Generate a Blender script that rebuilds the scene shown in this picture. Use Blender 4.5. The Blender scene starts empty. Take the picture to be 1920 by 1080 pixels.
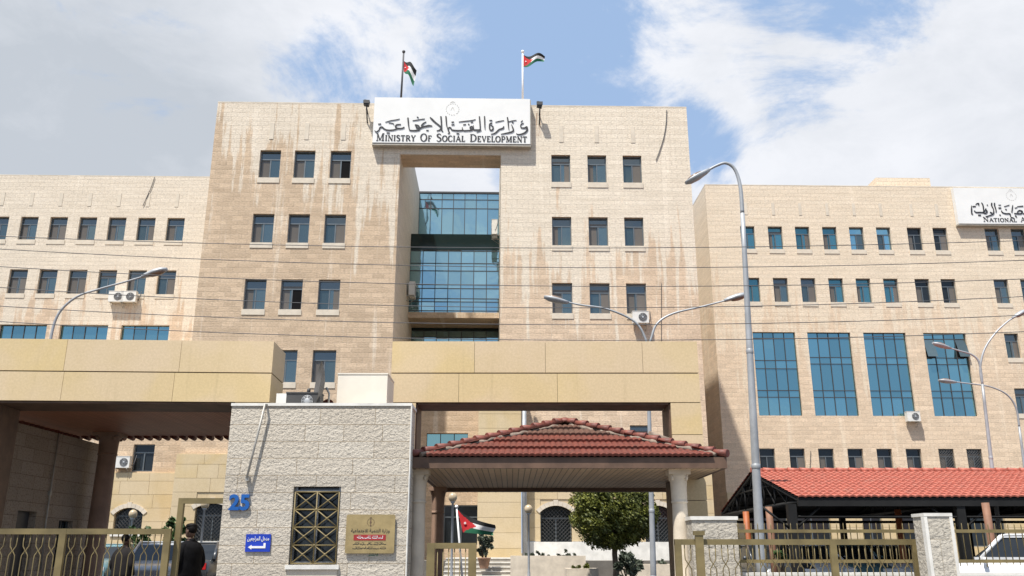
import bpy, math, random, unicodedata
from mathutils import Vector, Matrix
R = math.radians
random.seed(7)
S = bpy.context.scene
COL = S.collection
# ------------------------------------------------------------------ camera
CZ = 1.6; PITCH = R(16.9); F = 1630.0; YAW = R(1.3); Y0 = 41.0
cam = bpy.data.objects.new('Camera', bpy.data.cameras.new('Camera')); COL.objects.link(cam)
cam.location = (0, 0, CZ); cam.rotation_euler = (R(90)+PITCH, 0, 0)
cam.data.sensor_width = 36; cam.data.lens = 36*F/1920; cam.data.clip_end = 3000
S.camera = cam
S.view_settings.view_transform = 'Standard'; S.view_settings.look = 'None'
S.view_settings.exposure = 0.6; S.view_settings.gamma = 1
# ------------------------------------------------------------------ sun
SUN_EL, SUN_AZ = 64, 34
tosun = Vector((-math.sin(R(SUN_AZ))*math.cos(R(SUN_EL)), -math.cos(R(SUN_AZ))*math.cos(R(SUN_EL)), math.sin(R(SUN_EL))))
sl = bpy.data.lights.new('Sun', 'SUN'); sl.energy = 4.7; sl.angle = R(1.2); sl.color = (1, .95, .87)
so = bpy.data.objects.new('Sun', sl); COL.objects.link(so)
so.rotation_euler = tosun.to_track_quat('Z', 'Y').to_euler(); so.location = (-20, -20, 60)

def ray(u, v):
    a = (u-960)/F; b = (540-v)/F
    return Vector((a, math.cos(PITCH)-b*math.sin(PITCH), math.sin(PITCH)+b*math.cos(PITCH)))
def W(u, v, Y):
    r = ray(u, v); return Vector((0, 0, CZ)) + r*(Y/r.y)
def WZ(u, v, z):
    r = ray(u, v); return Vector((0, 0, CZ)) + r*((z-CZ)/r.z)
def B(u, v, yl=0):
    r = ray(u, v); c, s = math.cos(YAW), math.sin(YAW)
    t = (yl+c*Y0)/(-s*r.x+c*r.y); p = r*t
    return (c*p.x+s*(p.y-Y0), CZ+p.z)
# ------------------------------------------------------------------ world
wd = bpy.data.worlds.new('World'); S.world = wd; wd.use_nodes = True
nt = wd.node_tree; nt.nodes.clear()
def N(t, ty, **k):
    n = t.nodes.new(ty)
    for a, b in k.items(): setattr(n, a, b)
    return n
def mth(t, op, a, b=None, c=None, clamp=False):
    n = N(t, 'ShaderNodeMath', operation=op); n.use_clamp = clamp
    for i, x in enumerate((a, b, c)):
        if x is None: continue
        if isinstance(x, (int, float)): n.inputs[i].default_value = x
        else: t.links.new(x, n.inputs[i])
    return n.outputs[0]
def mixc(t, f, a, b, bt='MIX'):
    n = N(t, 'ShaderNodeMix', data_type='RGBA', blend_type=bt)
    for i, x in ((0, f), (6, a), (7, b)):
        if isinstance(x, (int, float)): n.inputs[i].default_value = x
        elif isinstance(x, tuple): n.inputs[i].default_value = (*x[:3], 1)
        else: t.links.new(x, n.inputs[i])
    return n.outputs[2]
def ramp(t, x, lo, hi, smooth=True):
    n = N(t, 'ShaderNodeMapRange'); n.interpolation_type = 'SMOOTHSTEP' if smooth else 'LINEAR'
    t.links.new(x, n.inputs[0]); n.inputs[1].default_value = lo; n.inputs[2].default_value = hi
    return n.outputs[0]
sky = N(nt, 'ShaderNodeTexSky', sky_type='NISHITA'); sky.sun_disc = False
sky.sun_elevation = R(SUN_EL); sky.sun_rotation = R(180+SUN_AZ); sky.air_density = 1.0; sky.dust_density = 1.6; sky.ozone_density = 1.5
tc = N(nt, 'ShaderNodeTexCoord')
nrm = N(nt, 'ShaderNodeVectorMath', operation='NORMALIZE'); nt.links.new(tc.outputs['Generated'], nrm.inputs[0])
def wnoise(scale, det, rough, sc=(1, 1, 1.8), dist=0, off=(0, 0, 0)):
    m = N(nt, 'ShaderNodeMapping'); m.inputs['Scale'].default_value = sc; m.inputs['Location'].default_value = off
    nt.links.new(nrm.outputs[0], m.inputs[0])
    n = N(nt, 'ShaderNodeTexNoise'); n.inputs['Scale'].default_value = scale; n.inputs['Detail'].default_value = det
    n.inputs['Roughness'].default_value = rough; n.inputs['Distortion'].default_value = dist
    nt.links.new(m.outputs[0], n.inputs[0]); return n.outputs[0]
def blob(u, v, rad_px):
    d = ray(u, v).normalized(); dp = N(nt, 'ShaderNodeVectorMath', operation='DOT_PRODUCT')
    nt.links.new(nrm.outputs[0], dp.inputs[0]); dp.inputs[1].default_value = d
    return ramp(nt, dp.outputs['Value'], math.cos(rad_px/F), 1.0)
acc = mth(nt, 'ADD', mth(nt, 'MULTIPLY', mth(nt, 'SUBTRACT', wnoise(3.6, 12, .66, dist=.5), .5), 1.7), .5)
acc = mth(nt, 'ADD', acc, mth(nt, 'MULTIPLY', mth(nt, 'SUBTRACT', wnoise(13, 8, .68, dist=.4, off=(3, 1, 7)), .5), .42))
for u, v, r, a in ((40, 260, 640, .40), (640, 10, 330, .17), (820, 40, 200, .10), (1700, 350, 470, .46), (1230, 130, 220, .10), (850, 350, 110, .40), (1330, 20, 220, .18), (1900, 60, 200, .14), (500, 210, 200, .1),
                   (1020, 110, 240, -.34), (640, 180, 190, -.24), (1540, 50, 200, -.26), (1790, 30, 150, -.24), (1310, 260, 90, -.32), (560, 120, 120, -.1), (880, 230, 160, -.18)):
    acc = mth(nt, 'ADD', acc, mth(nt, 'MULTIPLY', blob(u, v, r), a))
cl = ramp(nt, acc, .42, .78)
shade = wnoise(2.6, 6, .55, off=(5, 2, 0))
dark = mth(nt, 'ADD', mth(nt, 'MULTIPLY', blob(0, 230, 620), .85), mth(nt, 'MULTIPLY', ramp(nt, shade, .38, .68), .35), clamp=True)
dark = mth(nt, 'ADD', dark, mth(nt, 'MULTIPLY', mth(nt, 'SUBTRACT', wnoise(9, 9, .65, dist=.3, off=(1, 4, 2)), .5), .9), clamp=True)
ccol = mixc(nt, dark, (6.6, 6.7, 7.0), (4.1, 4.4, 4.8))
skyc = mixc(nt, 1.0, sky.outputs[0], (1.12, 1.0, .93), 'MULTIPLY')
skyc = mixc(nt, .8, skyc, (2.9, 4.15, 6.25))
fin = mixc(nt, mth(nt, 'MULTIPLY', cl, .96), skyc, ccol)
bg = N(nt, 'ShaderNodeBackground'); bg.inputs[1].default_value = 0.093
nt.links.new(fin, bg.inputs[0]); wo = N(nt, 'ShaderNodeOutputWorld'); nt.links.new(bg.outputs[0], wo.inputs[0])

# ------------------------------------------------------------------ materials
MAT = {}
def newmat(name):
    m = bpy.data.materials.new(name); m.use_nodes = True; t = m.node_tree
    p = t.nodes['Principled BSDF']; MAT[name] = m; return m, t, p
def tnoise(t, vec, scale, det=4, rough=.55, sc=None, dist=0):
    if sc:
        mp = N(t, 'ShaderNodeMapping'); mp.inputs['Scale'].default_value = sc; t.links.new(vec, mp.inputs[0]); vec = mp.outputs[0]
    n = N(t, 'ShaderNodeTexNoise'); n.inputs['Scale'].default_value = scale; n.inputs['Detail'].default_value = det
    n.inputs['Roughness'].default_value = rough; n.inputs['Distortion'].default_value = dist
    t.links.new(vec, n.inputs[0]); return n.outputs[0]
def bump(t, p, h, strength=.5, dist=.02):
    b = N(t, 'ShaderNodeBump'); b.inputs['Strength'].default_value = strength; b.inputs['Distance'].default_value = dist
    t.links.new(h, b.inputs['Height']); t.links.new(b.outputs[0], p.inputs['Normal'])
def plain(name, col, rough=.6, metal=0, var=.12, vs=3.0, bmp=0, bs=30):
    m, t, p = newmat(name)
    tc = N(t, 'ShaderNodeTexCoord').outputs['Object']
    n = ramp(t, tnoise(t, tc, vs, 5, .6), .3, .7)
    c = mixc(t, n, tuple(x*(1-var) for x in col), tuple(min(1, x*(1+var)) for x in col))
    t.links.new(c, p.inputs['Base Color']); p.inputs['Roughness'].default_value = rough; p.inputs['Metallic'].default_value = metal
    if bmp: bump(t, p, tnoise(t, tc, bs, 4, .6), bmp, .01)
    return m
def stone(name, light, alt, stain, z0, amt, bw=.55, rh=.25, xg=0.0, white=.5):
    """rock-faced limestone courses with run-off stains; UV is metres on the wall"""
    m, t, p = newmat(name)
    uv = N(t, 'ShaderNodeUVMap').outputs[0]
    br = N(t, 'ShaderNodeTexBrick'); t.links.new(uv, br.inputs[0])
    br.inputs['Scale'].default_value = 1; br.inputs['Brick Width'].default_value = bw; br.inputs['Row Height'].default_value = rh
    br.inputs['Mortar Size'].default_value = .012; br.inputs['Mortar Smooth'].default_value = .4; br.inputs['Bias'].default_value = 0
    br.inputs['Color1'].default_value = (0, 0, 0, 1); br.inputs['Color2'].default_value = (1, 1, 1, 1); br.inputs['Mortar'].default_value = (.5, .5, .5, 1)
    rnd = N(t, 'ShaderNodeSeparateColor'); t.links.new(br.outputs[0], rnd.inputs[0]); rnd = rnd.outputs[0]
    base = mixc(t, mth(t, 'MULTIPLY', rnd, .8), light, alt)
    big = ramp(t, tnoise(t, uv, .16, 5, .6), .35, .68)
    base = mixc(t, mth(t, 'MULTIPLY', big, .35), base, alt)
    tone = mixc(t, rnd, (.935, .925, .91), (1.04, 1.04, 1.04))
    sep = N(t, 'ShaderNodeSeparateXYZ'); t.links.new(uv, sep.inputs[0]); X, Z = sep.outputs[0], sep.outputs[1]
    st1 = tnoise(t, uv, 1.0, 8, .68, sc=(1.5, .11, 1), dist=.35)
    st2 = tnoise(t, uv, 1.0, 5, .6, sc=(3.6, .16, 1), dist=.1)
    patch = tnoise(t, uv, .5, 4, .6)
    g = mth(t, 'MULTIPLY', mth(t, 'SUBTRACT', z0, Z), .075)
    g = mth(t, 'ADD', g, mth(t, 'MULTIPLY', X, xg))
    g = mth(t, 'ADD', g, mth(t, 'MULTIPLY', mth(t, 'SUBTRACT', st1, .5), 1.9))
    g = mth(t, 'ADD', g, mth(t, 'MULTIPLY', mth(t, 'SUBTRACT', st2, .5), 1.1))
    g = mth(t, 'ADD', g, mth(t, 'MULTIPLY', mth(t, 'SUBTRACT', patch, .5), .6))
    g = ramp(t, g, -.03, .15)
    c = mixc(t, mth(t, 'MULTIPLY', g, amt), base, mixc(t, rnd, stain, tuple(x*1.16 for x in stain)))
    # pale leached drips
    dr = ramp(t, tnoise(t, uv, 1.0, 8, .68, sc=(1.6, .07, 1), dist=.2), .56, .66)
    c = mixc(t, mth(t, 'MULTIPLY', dr, white), c, tuple(min(1, x*1.06) for x in light))
    dk = ramp(t, tnoise(t, uv, 1.0, 6, .7, sc=(2.8, .22, 1)), .66, .76)
    c = mixc(t, mth(t, 'MULTIPLY', dk, .38*amt), c, tuple(x*.55 for x in stain))
    fine = tnoise(t, uv, 9, 5, .7, sc=(1, 2.2, 1))
    row = tnoise(t, uv, 1, 3, .6, sc=(.35, 4.0, 1)); c = mixc(t, .5, c, mixc(t, ramp(t, row, .3, .7), (.84, .82, .79), (1.06, 1.06, 1.06)), 'MULTIPLY')
    c = mixc(t, .8, c, mixc(t, ramp(t, fine, .3, .7), (.72, .71, .70), (1.12, 1.12, 1.12)), 'MULTIPLY')
    c = mixc(t, 1.0, c, tone, 'MULTIPLY')
    c = mixc(t, mth(t, 'MULTIPLY', br.outputs['Fac'], .2), c, tuple(x*.6 for x in alt))
    t.links.new(c, p.inputs['Base Color']); p.inputs['Roughness'].default_value = .9
    h = mth(t, 'ADD', mth(t, 'MULTIPLY', fine, .8), mth(t, 'MULTIPLY', mth(t, 'SUBTRACT', 1, br.outputs['Fac']), .7))
    h = mth(t, 'ADD', h, mth(t, 'MULTIPLY', rnd, .25))
    bump(t, p, h, .6, .04)
    return m
stone('stone_left_tower', (.77, .69, .575), (.71, .62, .50), (.53, .40, .275), 17.8, .92, xg=-.024, white=.55)
stone('stone_right_tower', (.79, .71, .59), (.73, .645, .52), (.60, .455, .32), 16.2, .85, xg=-.01, white=.6)
stone('stone_left_wing', (.75, .67, .56), (.69, .605, .49), (.57, .43, .305), 15.5, .85, xg=0, white=.5)
stone('stone_right_wing', (.79, .685, .545), (.73, .615, .47), (.63, .48, .34), 15.5, .62, xg=0, white=.5)
plain('stone_trim', (.60, .53, .43), .85, var=.1, vs=2, bmp=.3)
plain('coping', (.60, .53, .43), .85, var=.15, vs=1.2, bmp=.3)

def slabs(name, a, b, c3, vs=1.2):
    m, t, p = newmat(name)
    tc = N(t, 'ShaderNodeTexCoord').outputs['Object']
    ri = N(t, 'ShaderNodeNewGeometry').outputs['Random Per Island']
    c = mixc(t, ri, a, b)
    r2 = mth(t, 'FRACT', mth(t, 'MULTIPLY', ri, 7.31))
    c = mixc(t, mth(t, 'MULTIPLY', ramp(t, r2, .45, .9), .8), c, c3)
    n = ramp(t, tnoise(t, tc, vs, 6, .6), .3, .7)
    c = mixc(t, mth(t, 'MULTIPLY', n, .4), c, tuple(x*.84 for x in b))
    pat = ramp(t, tnoise(t, tc, .55, 3, .5, dist=.4), .42, .58); c = mixc(t, mth(t, 'MULTIPLY', pat, .55), c, c3)
    drip = ramp(t, tnoise(t, tc, 1, 6, .65, sc=(5, 5, .35)), .55, .75); c = mixc(t, mth(t, 'MULTIPLY', drip, .22), c, tuple(x*.55 for x in b))
    spk = ramp(t, tnoise(t, tc, 22, 5, .7), .35, .7); c = mixc(t, .5, c, mixc(t, spk, (.84, .83, .80), (1.08, 1.08, 1.08)), 'MULTIPLY')
    soil = ramp(t, tnoise(t, tc, 6, 6, .75), .60, .78)
    c = mixc(t, mth(t, 'MULTIPLY', soil, .35), c, tuple(x*.5 for x in b))
    t.links.new(c, p.inputs['Base Color']); p.inputs['Roughness'].default_value = .75
    bump(t, p, tnoise(t, tc, 14, 6, .65), .25, .01)
slabs('portal_slab', (.585, .445, .225), (.635, .49, .255), (.615, .485, .33))
slabs('yellow_clad', (.60, .47, .27), (.56, .42, .22), (.60, .49, .33))
plain('slab_core', (.10, .075, .05), .9)
def brickstone(name, a, b, mort, bw, rh, bs=22, bd=.03, strength=.9):
    m, t, p = newmat(name)
    uv = N(t, 'ShaderNodeUVMap').outputs[0]
    wob = N(t, 'ShaderNodeVectorMath', operation='ADD'); t.links.new(uv, wob.inputs[0])
    nz = N(t, 'ShaderNodeTexNoise'); nz.inputs['Scale'].default_value = 5; t.links.new(uv, nz.inputs[0])
    sc = N(t, 'ShaderNodeVectorMath', operation='SCALE'); t.links.new(nz.outputs[1], sc.inputs[0]); sc.inputs['Scale'].default_value = .012
    t.links.new(sc.outputs[0], wob.inputs[1])
    br = N(t, 'ShaderNodeTexBrick'); t.links.new(wob.outputs[0], br.inputs[0]); br.offset = .37; br.squash = .7; br.squash_frequency = 3
    br.inputs['Scale'].default_value = 1; br.inputs['Brick Width'].default_value = bw; br.inputs['Row Height'].default_value = rh
    br.inputs['Mortar Size'].default_value = .006; br.inputs['Mortar Smooth'].default_value = .3
    br.inputs['Color1'].default_value = (*a, 1); br.inputs['Color2'].default_value = (*b, 1); br.inputs['Mortar'].default_value = (*mort, 1)
    c = br.outputs[0]
    n1 = tnoise(t, uv, bs, 5, .62, sc=(1, 1.15, 1), dist=.4); n2 = tnoise(t, uv, bs*.45, 3, .5, sc=(1, 1.2, 1), dist=.5)
    pit = ramp(t, n1, .34, .52)
    c = mixc(t, 1.0, c, mixc(t, pit, (.66, .65, .64), (1.04, 1.04, 1.04)), 'MULTIPLY')
    spot = ramp(t, tnoise(t, uv, 1.3, 6, .7), .58, .74)
    c = mixc(t, mth(t, 'MULTIPLY', spot, .45), c, (.36, .27, .17))
    t.links.new(c, p.inputs['Base Color']); p.inputs['Roughness'].default_value = .92
    h = mth(t, 'ADD', mth(t, 'ADD', mth(t, 'MULTIPLY', n1, .6), n2), mth(t, 'MULTIPLY', br.outputs['Fac'], -.35))
    bump(t, p, h, strength, bd)
brickstone('gatehouse_stone', (.55, .50, .42), (.50, .445, .365), (.38, .31, .22), .95, .285, 32, .022, .9)
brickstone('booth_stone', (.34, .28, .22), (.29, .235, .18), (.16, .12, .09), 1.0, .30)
brickstone('pillar_stone', (.50, .46, .39), (.46, .42, .35), (.40, .35, .27), 3.0, .9, 20, .028, .8)
plain('white_cap', (.70, .68, .63), .7, bmp=.2)
plain('cement', (.20, .155, .12), .9, var=.35, vs=6, bmp=.5)
def tile(name, a, b, moss, mossamt):
    m, t, p = newmat(name)
    tc = N(t, 'ShaderNodeTexCoord').outputs['Object']
    c = mixc(t, ramp(t, tnoise(t, tc, 5, 5, .6), .3, .7), a, b)
    c = mixc(t, .6, c, mixc(t, ramp(t, tnoise(t, tc, 13, 2, .5), .35, .65), (.62, .6, .6), (1.2, 1.2, 1.2)), 'MULTIPLY')
    c = mixc(t, mth(t, 'MULTIPLY', ramp(t, tnoise(t, tc, 2.2, 7, .7), .5, .72), mossamt), c, moss)
    t.links.new(c, p.inputs['Base Color']); p.inputs['Roughness'].default_value = .6
tile('roof_tile_dark', (.11, .023, .013), (.16, .034, .019), (.075, .04, .026), .5)
tile('roof_tile_old', (.085, .045, .03), (.12, .055, .036), (.06, .05, .04), .8)
tile('roof_tile_red', (.35, .092, .06), (.42, .12, .078), (.33, .15, .11), .6)
plain('ridge_tile', (.17, .05, .035), .6, var=.4, vs=7)
def planks(name, a, b, axis, pitch):
    m, t, p = newmat(name)
    tc = N(t, 'ShaderNodeTexCoord').outputs['Object']
    sp = N(t, 'ShaderNodeSeparateXYZ'); t.links.new(tc, sp.inputs[0])
    fr = mth(t, 'FRACT', mth(t, 'DIVIDE', sp.outputs[axis], pitch))
    gr = mth(t, 'MULTIPLY', ramp(t, fr, 0, .14), mth(t, 'SUBTRACT', 1, ramp(t, fr, .9, 1.0)))
    idn = N(t, 'ShaderNodeTexWhiteNoise', noise_dimensions='1D'); t.links.new(mth(t, 'FLOOR', mth(t, 'DIVIDE', sp.outputs[axis], pitch)), idn.inputs['W'])
    c = mixc(t, idn.outputs[0], a, b)
    c = mixc(t, mth(t, 'SUBTRACT', 1, gr), c, tuple(x*.22 for x in a))
    c = mixc(t, mth(t, 'MULTIPLY', ramp(t, tnoise(t, tc, 3, 5, .6), .4, .7), .4), c, tuple(x*.6 for x in b))
    t.links.new(c, p.inputs['Base Color']); p.inputs['Roughness'].default_value = .55
    bump(t, p, gr, .7, .01)
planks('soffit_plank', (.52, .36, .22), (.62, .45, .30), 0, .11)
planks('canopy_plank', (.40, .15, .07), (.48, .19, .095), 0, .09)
plain('column_brown', (.27, .175, .125), .7, var=.2, vs=2)
plain('brown_paint', (.12, .07, .045), .6, var=.25)
plain('column_stone', (.62, .54, .43), .7, var=.14, vs=2.5, bmp=.2)
plain('gate_paint', (.185, .143, .062), .55, metal=.1, var=.28, vs=1.6)
plain('gate_post_metal', (.28, .29, .30), .4, metal=.8)
plain('frame_dark', (.05, .05, .052), .5)
plain('frame_alu', (.16, .18, .19), .4, metal=.6)
plain('dark_steel', (.018, .018, .018), .6)
plain('galv', (.34, .355, .37), .5, metal=.25, var=.15, vs=2)
plain('galv_old', (.40, .38, .34), .55, metal=.35, var=.2, vs=4)
plain('lamp_lens', (.20, .13, .09), .25, var=.15)
plain('wire', (.06, .06, .065), .6)
plain('white_plastic', (.68, .67, .63), .5, var=.06)
plain('ac_dark', (.05, .05, .05), .6)
plain('tank_white', (.72, .67, .58), .5, var=.04)
plain('dish_grey', (.12, .115, .11), .6, var=.3)
plain('sign_white', (.74, .74, .72), .45, var=.035, vs=.8)
plain('sign_edge', (.40, .37, .31), .6)
plain('ink', (.02, .02, .022), .5)
plain('ink_grey', (.52, .51, .48), .5)
plain('sign_blue', (.01, .045, .42), .4, var=.05)
plain('number_blue', (.01, .10, .36), .35, var=.1)
plain('brass', (.48, .36, .17), .38, metal=.55, var=.14, vs=4)
plain('plate_red', (.34, .03, .03), .45)
plain('white_paint', (.8, .8, .8), .5, var=.04)
plain('paint_green', (.02, .16, .09), .6)
plain('flag_red', (.50, .015, .02), .8); plain('flag_green', (.01, .12, .06), .8)
plain('flag_black', (.012, .012, .012), .8); plain('flag_white', (.75, .75, .75), .8)
plain('orange_paint', (.30, .085, .025), .6, var=.25); plain('brown_post', (.20, .10, .06), .7, var=.2)
plain('asphalt', (.05, .05, .052), .9, var=.25, bmp=.4); plain('paving', (.15, .135, .115), .9, var=.15, bmp=.3)
plain('earth', (.20, .17, .12), .95, var=.3); plain('concrete', (.42, .39, .34), .9, var=.12, bmp=.2)
plain('rubber', (.015, .015, .015), .8); plain('chrome', (.6, .6, .6), .2, metal=1)
plain('jacket', (.006, .006, .007), .85, var=.4, vs=9, bmp=.4, bs=12); plain('trousers', (.02, .022, .03), .8); plain('skin', (.11, .06, .04), .6)
plain('hair', (.006, .005, .005), .6); plain('shirt_dark', (.02, .018, .018), .85)
plain('bark', (.10, .075, .05), .95, var=.35, vs=10, bmp=.6); plain('globe_glass', (.45, .36, .24), .25)
plain('terracotta', (.34, .2, .13), .8); plain('light_red', (.5, .02, .02), .2); plain('light_white', (.7, .7, .7), .15)
plain('curtain', (.115, .098, .078), .9, var=.25, vs=1.5); plain('room_dark', (.006, .006, .007), .9)
for q_ in ('jacket', 'shirt_dark', 'hair', 'trousers', 'dark_steel', 'room_dark'): MAT[q_].node_tree.nodes['Principled BSDF'].inputs['Specular IOR Level'].default_value = .12
def leaf(name, a, b):
    m, t, p = newmat(name); ri = N(t, 'ShaderNodeNewGeometry').outputs['Random Per Island']
    tc = N(t, 'ShaderNodeTexCoord').outputs['Object']
    c = mixc(t, ri, a, b); c = mixc(t, ramp(t, tnoise(t, tc, 2.3, 3), .4, .65), c, tuple(x*.7 for x in a))
    t.links.new(c, p.inputs['Base Color']); p.inputs['Roughness'].default_value = .6
leaf('leaf_olive', (.07, .09, .012), (.21, .21, .028)); leaf('leaf_green', (.03, .07, .015), (.08, .15, .03)); leaf('leaf_grey', (.05, .065, .04), (.11, .13, .09))
def glass(name, col, metal, rough, bscale=.35, bstr=.25, var=.25):
    m, t, p = newmat(name)
    tc = N(t, 'ShaderNodeTexCoord').outputs['Object']; ri = N(t, 'ShaderNodeNewGeometry').outputs['Random Per Island']
    c = mixc(t, ri, tuple(x*(1-var) for x in col), tuple(min(1, x*(1+var)) for x in col))
    t.links.new(c, p.inputs['Base Color'])
    p.inputs['Metallic'].default_value = metal; p.inputs['Roughness'].default_value = rough
    bump(t, p, tnoise(t, tc, bscale, 2), bstr, .02)
glass('curtain_glass', (.29, .48, .55), .9, .04, 1.1, .18, .08)
glass('deep_glass', (.21, .40, .44), .9, .05, 1.1, .2, .14)
glass('window_blue', (.13, .175, .18), .8, .06, 1.2, .25, .45)
glass('window_grey', (.145, .17, .175), .75, .1, 1.2, .25, .2)
glass('window_teal', (.10, .24, .27), .8, .06, 1.2, .25, .4)
glass('window_sky', (.28, .52, .60), .85, .05, 1.2, .2, .2)
glass('window_dim', (.022, .028, .032), .3, .12, 1.2, .25, .4)
glass('window_curtained', (.155, .135, .112), .25, .16, 1.2, .2, .3)
glass('spandrel_glass', (.018, .035, .035), .35, .12, 1.2, .2, .2)
glass('car_glass', (.03, .035, .04), .4, .05, 1, .1, .1)
def carpaint(name, col):
    m, t, p = newmat(name); p.inputs['Base Color'].default_value = (*col, 1); p.inputs['Roughness'].default_value = .28
    p.inputs['Metallic'].default_value = .2; p.inputs['Coat Weight'].default_value = .6
    tc = N(t, 'ShaderNodeTexCoord').outputs['Object']
    c = mixc(t, ramp(t, tnoise(t, tc, 3, 5, .7), .35, .75), col, tuple(x*.8 for x in col)); t.links.new(c, p.inputs['Base Color'])
carpaint('car_white', (.75, .75, .74)); carpaint('car_silver', (.38, .40, .42)); carpaint('car_grey', (.05, .055, .06)); carpaint('car_teal', (.12, .22, .24)); carpaint('car_red', (.22, .02, .025)); carpaint('car_blue', (.03, .07, .20))
# rust streak: see-through runs of rust on the wall
m, t, p = newmat('rust'); uv = N(t, 'ShaderNodeUVMap').outputs[0]
p.inputs['Base Color'].default_value = (.30, .12, .03, 1); p.inputs['Roughness'].default_value = .9
t.links.new(mth(t, 'MULTIPLY', ramp(t, tnoise(t, uv, 1, 5, .6, sc=(14, .8, 1)), .45, .68), .8), p.inputs['Alpha'])

# ------------------------------------------------------------------ mesh builder
class MB:
    def __init__(s): s.v = []; s.f = []; s.m = []; s.sm = []
    def quad(s, a, b, c, d, mi=0):
        i = len(s.v); s.v += [tuple(a), tuple(b), tuple(c), tuple(d)]; s.f.append((i, i+1, i+2, i+3)); s.m.append(mi); s.sm.append(False)
    def poly(s, pts, mi=0):
        i = len(s.v); s.v += [tuple(p) for p in pts]; s.f.append(tuple(range(i, i+len(pts)))); s.m.append(mi); s.sm.append(False)
    def box(s, x0, x1, y0, y1, z0, z1, mi=0):
        i = len(s.v)
        s.v += [(x0, y0, z0), (x1, y0, z0), (x1, y1, z0), (x0, y1, z0), (x0, y0, z1), (x1, y0, z1), (x1, y1, z1), (x0, y1, z1)]
        for f in ((0, 1, 5, 4), (1, 2, 6, 5), (2, 3, 7, 6), (3, 0, 4, 7), (4, 5, 6, 7), (3, 2, 1, 0)):
            s.f.append(tuple(i+k for k in f)); s.m.append(mi); s.sm.append(False)
        return s
    def prism(s, pts, y0, y1, mi=0):
        """pts: (x,z) outline counter-clockwise seen from -y"""
        n = len(pts); i = len(s.v)
        s.v += [(x, y0, z) for x, z in pts] + [(x, y1, z) for x, z in pts]
        s.f.append(tuple(i+k for k in range(n))); s.f.append(tuple(i+n+k for k in reversed(range(n)))); s.m += [mi, mi]; s.sm += [False, False]
        for k in range(n):
            l = (k+1) % n; s.f.append((i+k, i+n+k, i+n+l, i+l)); s.m.append(mi); s.sm.append(False)
    def tube(s, pts, r, n=8, mi=0, cap=True):
        pts = [Vector(p) for p in pts]; rs = r if isinstance(r, (list, tuple)) else [r]*len(pts)
        i0 = len(s.v); up = None
        for k, p in enumerate(pts):
            d = (pts[min(k+1, len(pts)-1)]-pts[max(k-1, 0)]).normalized()
            if up is None:
                up = Vector((0, 0, 1)) if abs(d.z) < .9 else Vector((1, 0, 0))
            a = d.cross(up).normalized(); b = a.cross(d).normalized(); up = b
            for q in range(n):
                t = 2*math.pi*q/n; s.v.append(tuple(p+(a*math.cos(t)+b*math.sin(t))*rs[k]))
        for k in range(len(pts)-1):
            for q in range(n):
                a0 = i0+k*n+q; a1 = i0+k*n+(q+1) % n
                s.f.append((a0, a0+n, a1+n, a1)); s.m.append(mi); s.sm.append(True)
        if cap:
            s.f.append(tuple(i0+q for q in range(n))); s.f.append(tuple(i0+(len(pts)-1)*n+q for q in reversed(range(n)))); s.m += [mi, mi]; s.sm += [False, False]
        return s
    def lathe(s, prof, c=(0, 0, 0), n=20, mi=0):
        """prof: (r, z)"""
        i0 = len(s.v)
        for r, z in prof:
            for q in range(n):
                t = 2*math.pi*q/n; s.v.append((c[0]+r*math.cos(t), c[1]+r*math.sin(t), c[2]+z))
        for k in range(len(prof)-1):
            for q in range(n):
                a0 = i0+k*n+q; a1 = i0+k*n+(q+1) % n
                s.f.append((a0, a1, a1+n, a0+n)); s.m.append(mi); s.sm.append(True)
        return s
    def ellipsoid(s, c, r, n=12, m=8, mi=0, rot=None):
        i0 = len(s.v); c = Vector(c)
        for k in range(m+1):
            ph = math.pi*k/m
            for q in range(n):
                t = 2*math.pi*q/n; p = Vector((r[0]*math.sin(ph)*math.cos(t), r[1]*math.sin(ph)*math.sin(t), r[2]*math.cos(ph)))
                if rot: p = rot @ p
                s.v.append(tuple(c+p))
        for k in range(m):
            for q in range(n):
                a0 = i0+k*n+q; a1 = i0+k*n+(q+1) % n
                s.f.append((a0, a0+n, a1+n, a1)); s.m.append(mi); s.sm.append(True)
        return s
    def build(s, name, mats, parent=None, uv=False):
        me = bpy.data.meshes.new(name); me.from_pydata(s.v, [], s.f); 
        for mm in (mats if isinstance(mats, (list, tuple)) else [mats]): me.materials.append(MAT[mm])
        me.polygons.foreach_set('material_index', s.m); me.polygons.foreach_set('use_smooth', s.sm)
        if uv:
            ul = me.uv_layers.new(name='UVMap')
            for p in me.polygons:
                nn = p.normal
                for li in p.loop_indices:
                    co = me.vertices[me.loops[li].vertex_index].co
                    if abs(nn.y) >= abs(nn.x) and abs(nn.y) >= abs(nn.z): w = (co.x, co.z)
                    elif abs(nn.x) >= abs(nn.z): w = (co.y+31.7, co.z)
                    else: w = (co.x, co.y)
                    ul.data[li].uv = w
        me.update()
        o = bpy.data.objects.new(name, me); COL.objects.link(o)
        if parent: o.parent = parent
        return o
def tag(o, label, cat, group=None, kind=None):
    if label: o['label'] = label
    if cat: o['category'] = cat
    if group: o['group'] = group
    if kind: o['kind'] = kind
    return o
def thing(name, label, cat, loc=(0, 0, 0), rz=0, group=None):
    o = bpy.data.objects.new(name, None); COL.objects.link(o); o.location = loc; o.rotation_euler = (0, 0, rz); o.empty_display_size = .3
    return tag(o, label, cat, group)
def children(o): return [c for c in o.children]
def copy_tree(o, parent=None, label=None):
    c = o.copy(); COL.objects.link(c)
    if parent: c.parent = parent
    if label: c['label'] = label
    for ch in list(o.children): copy_tree(ch, c)
    return c
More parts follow.
